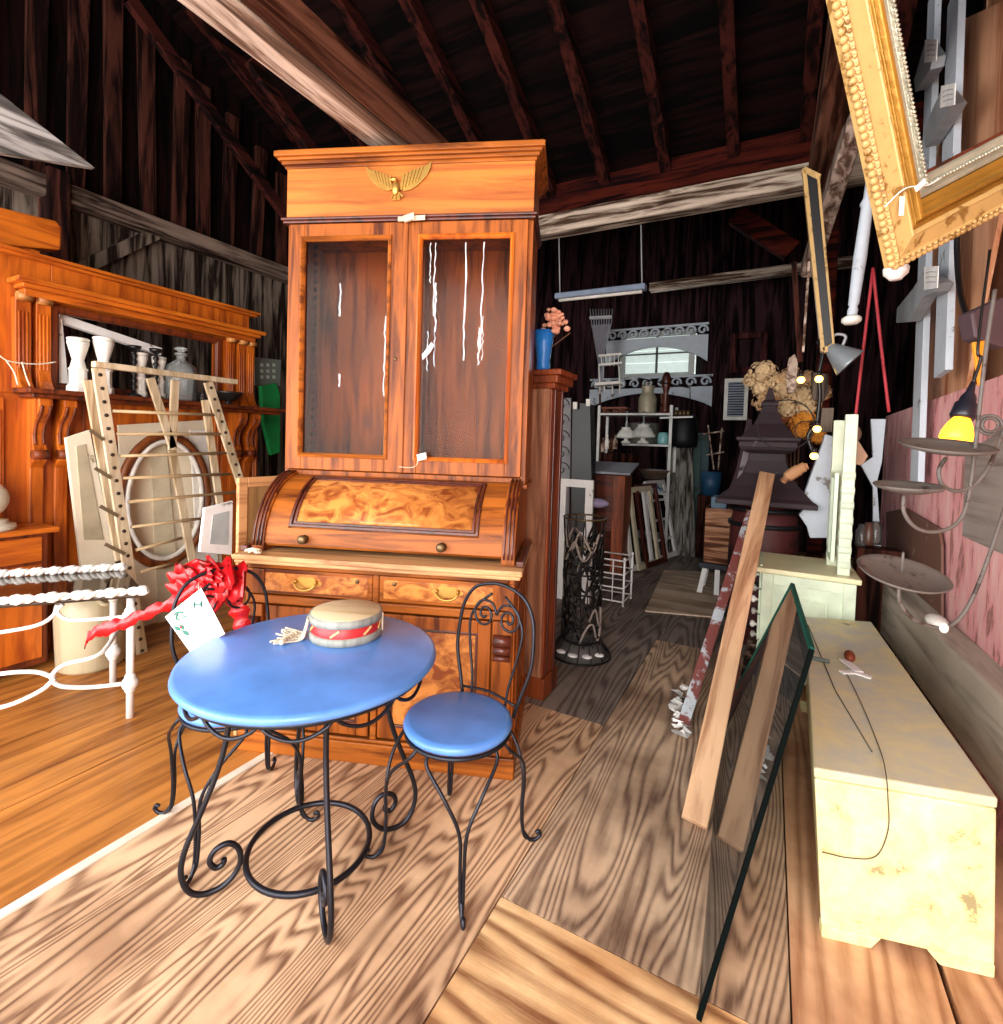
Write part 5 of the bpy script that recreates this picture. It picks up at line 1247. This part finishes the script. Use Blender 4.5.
item('stock_pot','large grey enamel stock pot in the middle of the metal rack','pot',643,1,[(0,0),(.19,0),(.2,.02),(.2,.26),(.21,.27),(.19,.27),(0,.25)],flat('pot_gray','#6d6c66',.4,.2),dy=.25,parts=('pot_body',))
for (px,s_,lab) in ((643,1.5,'oil lamp with white glass shade at the front centre of the metal rack'),(626,1.25,'oil lamp with white glass shade left of the rack middle')):
    t=item('oil_lamp',lab,'lamp',px,1,[(.02,0),(.05,.0),(.05,.015),(.02,.03),(.02,.05),(.10,.055),(.105,.07),(.07,.13),(.045,.15),(.055,.165),(0,.165)],flat('milk_glass','#eeeee6',.3),dy=.03,parts=('shade',),grp='oil lamps on the rack',s=s_)
    obj('chimney',MB().lathe([(.02,.16),(.022,.22),(.014,.30),(.014,.42),(0,.42)],n=12),glassy('chimney_glass',(.85,.85,.8),.3,.05,1.4),t)
item('teal_jar','teal ribbed glass jar at the right front of the metal rack','jar',663,1,[(0,0),(.06,0),(.068,.02),(.068,.11),(.055,.13),(.06,.145),(0,.15)],flat('teal_glass','#7fb9bd',.25),dy=.03,parts=('jar_body',))
item('patterned_bowl','upturned blue and white patterned bowl on the low shelf of the rack','bowl',653,2,[(.16,0),(.15,.05),(.11,.10),(.05,.135),(0,.14)],peel('delft','#dfe8ea','#1e5476',.47,10.,.3),dy=.0,parts=('bowl_body',))
item('enamel_basin','brown oval enamel basin under the lamp shelf of the rack','basin',656,2,[(0,.16),(.12,.16),(.2,.27),(.21,.28),(.18,.27),(0,.18)],flat('basin_brown','#6a5646',.5,.2),dy=.05,parts=('basin_body',)) 
t=thing('wooden_tray','shallow brown wooden tray on the left of the rack top','tray',(rp(613,408).x,Yr_+.15,shz[0]+.002))
obj('tray_body',MB().box(-.16,.16,-.1,.1,0,.06),timber_brown,t,bevel=.008);obj('rim',MB().frame((-.17,-.11,.06),(1,0,0),(0,1,0),.34,.22,[(0,0),(0,.02),(.02,.02),(.02,0)],(0,0,1)),redoak,t)
for k,(x,h) in enumerate(((662,.28),(668,.30),(679,.32),(684,.30))):
    p=rp(x,400,.2);z0=shz[0]+.002
    if k<2: on('turned_bedpost',MB().lathe([(.03,0),(.03,.03),(.015,.05),(.02,h*.5),(.015,h*.7),(.025,h*.85),(.0,h)],(p.x if k==0 else p.x-.03,p.y,z0),12),timber_brown,['short turned brown spindle left of the dark carving on the rack','short turned brown spindle at the right end of the rack top'][k],'spindle','spindles on the rack top',bevel=0)
p=rp(666,392,.1)
t=thing('dark_carving','dark carved wooden paddle figure upright against the back window','carving',(p.x,p.y,shz[0]+.003))
obj('carved_body',MB().lathe([(.0,0),(.05,0),(.045,.05),(.03,.10),(.04,.18),(.028,.24),(.035,.28),(.06,.36),(.055,.46),(.03,.52),(0,.53)],n=14),walnut_dark,t)
t=thing('iron_candle_rack','black iron hoop rack standing on the right of the shelf rack top','rack',rp(680,430))
obj('hoop_bar',MB().tube([rp(638,378),rp(690,388),rp(690,408)],.008,6),wire,t,world=True)
obj('shelf_bar',MB().bar(rp(660,418),rp(693,417),.06,.02,(0,0,1)),shf,t,world=True)
for k in range(4): obj('cup',MB().lathe([(0,0),(.02,0),(.025,.07),(0,.07)],rp(676+k*4,417)+Vector((0,0,.012)),10),brass_dark,t,world=True)
on('dark_drum_stack',MB().lathe([(0,0),(.17,0),(.18,.1),(.17,.36),(.12,.42),(0,.42)],(rp(683,442,.3).x,Yr_+.3,rp(683,447,.3).z),18),iron_matte,'dark round metal drum right of the rack behind the grey slats','drum',bevel=0)
# clutter low left of rack
for k in range(4):
    on('clay_bottle',MB().lathe([(0,0),(.03,0),(.032,.10),(.012,.14),(.012,.18),(0,.18)],AY(603+k*4,452-k%2*3,6.3),10),[timber_pale,white,timber_brown,timber_pale][k],['pale slim bottle leftmost in the huddle left of the rack','white slim bottle second in the huddle left of the rack','brown slim bottle third in the huddle left of the rack','pale slim bottle rightmost in the huddle left of the rack'][k],'bottle','bottles left of the rack',bevel=0)
on('low_box',MB().box(AY(600,470,6.2).x-.0,AY(632,470,6.2).x,6.2,6.5,0,AY(610,453,6.2).z-.005),barnwood,'dark brown box under the huddle of slim bottles','box')
# ---------- fretwork brackets over the window ----------
def fret(pxl,pxr,ytop,yb_l,ymid,yb_r,Y,label,cat='fretwork'):
    L=AY(pxl[0],pxl[1],Y);Rr=AY(pxr[0],pxr[1],Y);d=(Rr-L);t=thing('fretwork_panel',label,'fretwork',L,0,'white fretwork panels at the back window')
    n=16;top=[];bot=[]
    for i in range(n+1):
        k=i/n;q=L+d*k;top.append(q+Vector((0,0,-.16)));bot.append(q+Vector((0,0,-yb_l+(yb_l-ymid)*math.sin(math.pi*k)**.8)))
    obj('arched_board',MB().prism(top+bot[::-1],(0,.05,0)),graypeel,t,world=True)
    for i in range(9):
        k=(i+.5)/9;c=L+d*k+Vector((0,.02,-.085));s=1 if i<4.5 else -1
        obj('scroll',MB().tube(spiral(c,.075,.02,R(200 if s>0 else -20),R(200-s*430 if s>0 else -20+430),(1,0,0),(0,0,1),22),.018,6),graypeel,t,world=True)
    obj('edge_bar',MB().bar(L+Vector((0,.02,0)),Rr+Vector((0,.02,0)),.04,.03,(0,0,1)),graypeel,t,world=True)
fret((607,331),(709,323),0,.56,.30,0,8.05,'white scrolled fretwork panel with arched lower edge above the back window')
fret((590,380),(713,375),0,.46,.24,0,8.0,'white scrolled fretwork panel just below the back window')
# rake / straw fan broom
t=thing('leaf_rake','old fan-shaped leaf rake upright against the back wall, tines up','rake',AY(600,380,7.4))
f_=lambda x,y:AY(x,y,7.4)
rk_=flat('rake_gray','#83828a',.6)
for k in range(9): obj('tine',MB().tube([f_(600,372),f_(591.5+k*2.5,322),f_(590+k*2.8,309)],.009,6),rk_,t,world=True)
obj('web',MB().prism([f_(598,392),f_(603,392),f_(604,352),f_(610,324),f_(591,325),f_(598,352)],(0,.02,0)),rk_,t,world=True)
obj('cross_band',MB().bar(f_(590,318),f_(612,317),.05,.04,(0,0,1)),flat('band_pale','#b8b6b8',.5),t,world=True)
obj('handle',MB().tube([f_(600,390),Vector((f_(602,500).x,7.4,0))],.016,8),timber_brown,t,world=True)
t=thing('white_doll_chair','small white spindle-back chair hanging in front of the lower fretwork','chair',AY(610,390,7.0))
f_=lambda x,y:AY(x,y,7.0)
for k in range(2): obj('back_rail',MB().bar(f_(599,356+k*9),f_(621,354+k*9),.04,.03,(0,0,1)),white,t,world=True)
for k in range(5): obj('spindle',MB().tube([f_(601+k*4.5,355),f_(602+k*4,366)],.008,6),white,t,world=True)
obj('seat',MB().bar(f_(597,385),f_(622,383),.22,.04,(0,0,1)),white,t,world=True)
for x in (599,604,612,619): obj('leg',MB().tube([f_(x,366 if x in (599,619) else 384),f_(x+1,394)],.011,6),white,t,world=True)
# louvred shutter
a=AY(723,420,7.9);b=AY(749,378,7.9)
t=thing('louvred_shutter','small white louvred shutter hanging on the back wall right of the window','shutter',a)
obj('frame',MB().frame((a.x,7.92,a.z),(1,0,0),(0,0,1),b.x-a.x,b.z-a.z,[(0,0),(0,.03),(.05,.03),(.05,0)],(0,-1,0)),white,t,world=True,bevel=.003)
m=MB()
for k in range(14):
    z=a.z+.06+(b.z-a.z-.12)*k/13;obj('louvre',MB().bar((a.x+.05,7.9,z),(b.x-.05,7.9,z),.03,.008,(0,.5,1)),flat('louvre_blue','#b9c3d2',.5),t,world=True)
# dark empty frame on the back wall
a=AY(729,372,8.0);b=AY(768,330,8.0)
on('dark_wall_frame',MB().frame((a.x,8.12,a.z),(1,0,0),(0,0,1),b.x-a.x,b.z-a.z,[(0,0),(0,.04),(.08,.04),(.08,0)],(0,-1,0)),wood('frame_maroon','#54292a','#2b1113','z',1.,.8),'dark maroon empty frame fixed on the back wall above the shutter','frame')
# slats, shutters and oddments at the end of the aisle
for k in range(4):
    a=AY(676+k*6,511-k*1,6.9);b=AY(670+k*6,448-k*0,7.05)
    on('weathered_plank',MB().bar(Vector((a.x,6.9,0)),b,.10,.03,(0,1,0)),wood('slat_gray','#8f8b84','#47423d','z',1.,.8),['leftmost grey slat leaning right of the shelf rack','grey slat second from left leaning right of the shelf rack','grey slat third from left leaning right of the shelf rack','rightmost grey slat of the bundle right of the shelf rack'][k],'slat','grey slats right of the rack')
for k,(x,c) in enumerate(((694,'#254b47'),(702,'#1d3f44'))):
    a=AY(x,520,7.3);b=AY(x+1,433,7.3);t=thing('green_shutter',['dark green narrow shutter beside the grey slats','dark teal narrow shutter just right of the green one'][k],'shutter',(a.x,7.3,0),0,'dark green shutters')
    obj('panel',MB().box(a.x-.05,a.x+.05,7.3,7.34,0,b.z),flat('shutter%d'%k,c,.6),t,world=True,bevel=.003)
    obj('rail',MB().box(a.x-.05,a.x+.05,7.285,7.3,b.z-.1,b.z-.02).box(a.x-.05,a.x+.05,7.285,7.3,b.z*.5,b.z*.5+.08),flat('shutter_dark','#16302f',.6),t,world=True)
t=thing('thin_white_easel','thin pale crossed sticks like an easel beyond the crate','easel',AY(712,470,6.8))
for (a,b) in (((703,434),(724,431)),((708,425),(714,470)),((722,428),(718,470)),((706,455),(724,452))): obj('stick',MB().tube([AY(*a,6.8),AY(*b,6.8)],.010,6),timber_pale,t,world=True)
on('blue_bucket',MB().lathe([(0,0),(.11,0),(.13,.30),(0,.30)],(AY(711,480,7.0).x,7.0,AY(711,495,7.0).z),16),flat('bucket_blue','#1f4a6b',.5),'dark blue bucket at the far end of the aisle','bucket',bevel=0)
on('bucket_stand',MB().box(AY(711,480,7.0).x-.14,AY(711,480,7.0).x+.14,6.88,7.15,0,AY(711,495,7.0).z-.002),barnwood,'dark box under the blue bucket','box')
# ---------- crate on a white-legged stool ----------
cf=G(704,594);t=thing('white_legged_stool','low stool with white splayed legs and dark seat under the crate','stool',(cf.x+.1,cf.y+.1,0))
ks=AY(704,562,cf.y).z
sx=AY(735,562,cf.y).x
obj('seat',MB().box(cf.x-.06,sx+.05,cf.y-.05,cf.y+.35,ks-.05,ks),flat('stool_navy','#20242e',.6),t,world=True,bevel=.008)
for (x,dx) in ((cf.x,-.03),(cf.x+.11,0),(sx-.05,0),(sx+.02,.03)): 
    for dy in ((0,.28) if x in (cf.x,sx+.02) else (0,)): obj('leg',MB().bar((x+dx*1.5,cf.y+dy,0),(x,cf.y+dy,ks-.05),.045,.03,(0,1,0)),whitepeel,t,world=True)
zc_=AY(704,507,cf.y).z
t=thing('wooden_crate','weathered tan wooden crate with cracked boards on the white-legged stool','crate',((cf.x+sx)/2,cf.y+.1,ks+.002))
cr=wood('crate_tan','#c08e6e','#7b4c36','x',1.,.75,.5,.2)
nb=3
for k in range(nb):
    z0=ks+.002+(zc_-ks)*k/nb;obj('front_board',MB().box(cf.x-.02,sx+.02,cf.y,cf.y+.02,z0,z0+(zc_-ks)/nb-.006),cr,t,world=True,bevel=.003)
    obj('side_board',MB().box(cf.x-.02,cf.x,cf.y+.02,cf.y+.32,z0,z0+(zc_-ks)/nb-.006),cr,t,world=True,bevel=.003)
    obj('side_board',MB().box(sx,sx+.02,cf.y+.02,cf.y+.32,z0,z0+(zc_-ks)/nb-.006),cr,t,world=True,bevel=.003)
obj('back_board',MB().box(cf.x-.02,sx+.02,cf.y+.32,cf.y+.34,ks+.002,zc_),cr,t,world=True);obj('bottom',MB().box(cf.x,sx,cf.y+.02,cf.y+.32,ks+.003,ks+.02),cr,t,world=True)
on('blue_tin',MB().box(cf.x+.02,cf.x+.16,cf.y+.05,cf.y+.3,ks+.022,zc_+.10),flat('tin_blue','#4c6a80',.5),'faded blue tin box poking out of the wooden crate','tin',bevel=.006)
# plywood offcut on floor
pts=[G(645,612),G(712,618),G(728,574),G(664,571)]
on('plywood_offcut',MB().prism([Vector((p.x,p.y,.001)) for p in pts],(0,0,.012)),plywood('ply_offcut','#dcc4aa','#b5977a','x',20,9.),'pale plywood rectangle lying on the dark aisle floor','plywood',bevel=.002)
# leaning dark purple boards left of finial
for k,(P_,c) in enumerate((([(725,500),(736,470),(747,418),(752,420),(748,470),(746,606),(740,606),(738,505)],'#3a222b'),([(734,492),(744,448),(756,420),(759,424),(752,452),(744,608),(736,608)],'#8a8084'))):
    on('pointed_board',PYF(P_,4.55-.15*k,.04,2),peel('panelw%d'%k,c,'#241318',.42,5.,.8),['dark maroon pointed board leaning left of the purple finial','pale weathered narrow board leaning against the left of purple finial'][k],'board','boards left of finial')
# ---------- camera ----------
cd=bpy.data.cameras.new('camera');cam=bpy.data.objects.new('camera',cd);C.objects.link(cam)
fw=Vector((-math.sin(YAW)*math.cos(PITCH),math.cos(YAW)*math.cos(PITCH),-math.sin(PITCH)))
r0=Vector((math.cos(YAW),math.sin(YAW),0));u0=r0.cross(fw)
rt=r0*math.cos(ROLL)+u0*math.sin(ROLL);up=rt.cross(fw)
M=Matrix(((rt.x,up.x,-fw.x,0),(rt.y,up.y,-fw.y,0),(rt.z,up.z,-fw.z,H),(0,0,0,1)))
cam.matrix_world=M
cd.sensor_fit='VERTICAL';cd.sensor_height=24;cd.lens=F/1024*24;cd.shift_y=-(512-CY)/1024;cd.clip_start=.02
bpy.context.scene.camera=cam
# ---------- light ----------
def area(name,loc,rot,sx,sy,e,col):
    l=bpy.data.lights.new(name,'AREA');l.shape='RECTANGLE';l.size=sx;l.size_y=sy;l.energy=e;l.color=col
    o=bpy.data.objects.new(name,l);C.objects.link(o);o.location=loc;o.rotation_euler=rot;return o
area('doorway_daylight',(-1.2,-1.9,1.7),(R(90),0,0),5.4,3.2,300,(1,.965,.92))
area('left_fill',(-4.2,-1.2,1.8),(R(90),0,R(-50)),2.2,3.0,88,(1,.97,.93))  # added side fill that brightens the right wall, chest and boards
area('right_fill',(.9,-1.2,1.8),(R(90),0,R(50)),1.6,3.0,60,(1,.97,.93))  # added side fill from the right, brightens the left-hand pieces
area('window_daylight',(-1.65,YB-.15,2.85),(R(-90),0,0),1.0,.6,8,(.85,.95,1))
def point(loc,e,col,r=.03,name='bulb_light'):
    l=bpy.data.lights.new(name,'POINT');l.energy=e;l.color=col;l.shadow_soft_size=r
    o=bpy.data.objects.new(name,l);C.objects.link(o);o.location=loc
sc=bpy.context.scene
w=bpy.data.worlds.new('sky');sc.world=w;w.use_nodes=True
w.node_tree.nodes['Background'].inputs[0].default_value=(.75,.87,1,1);w.node_tree.nodes['Background'].inputs[1].default_value=.45
sc.view_settings.view_transform='Standard';sc.view_settings.look='None';sc.view_settings.gamma=1;sc.view_settings.use_curve_mapping=False
sc.view_settings.exposure=.55
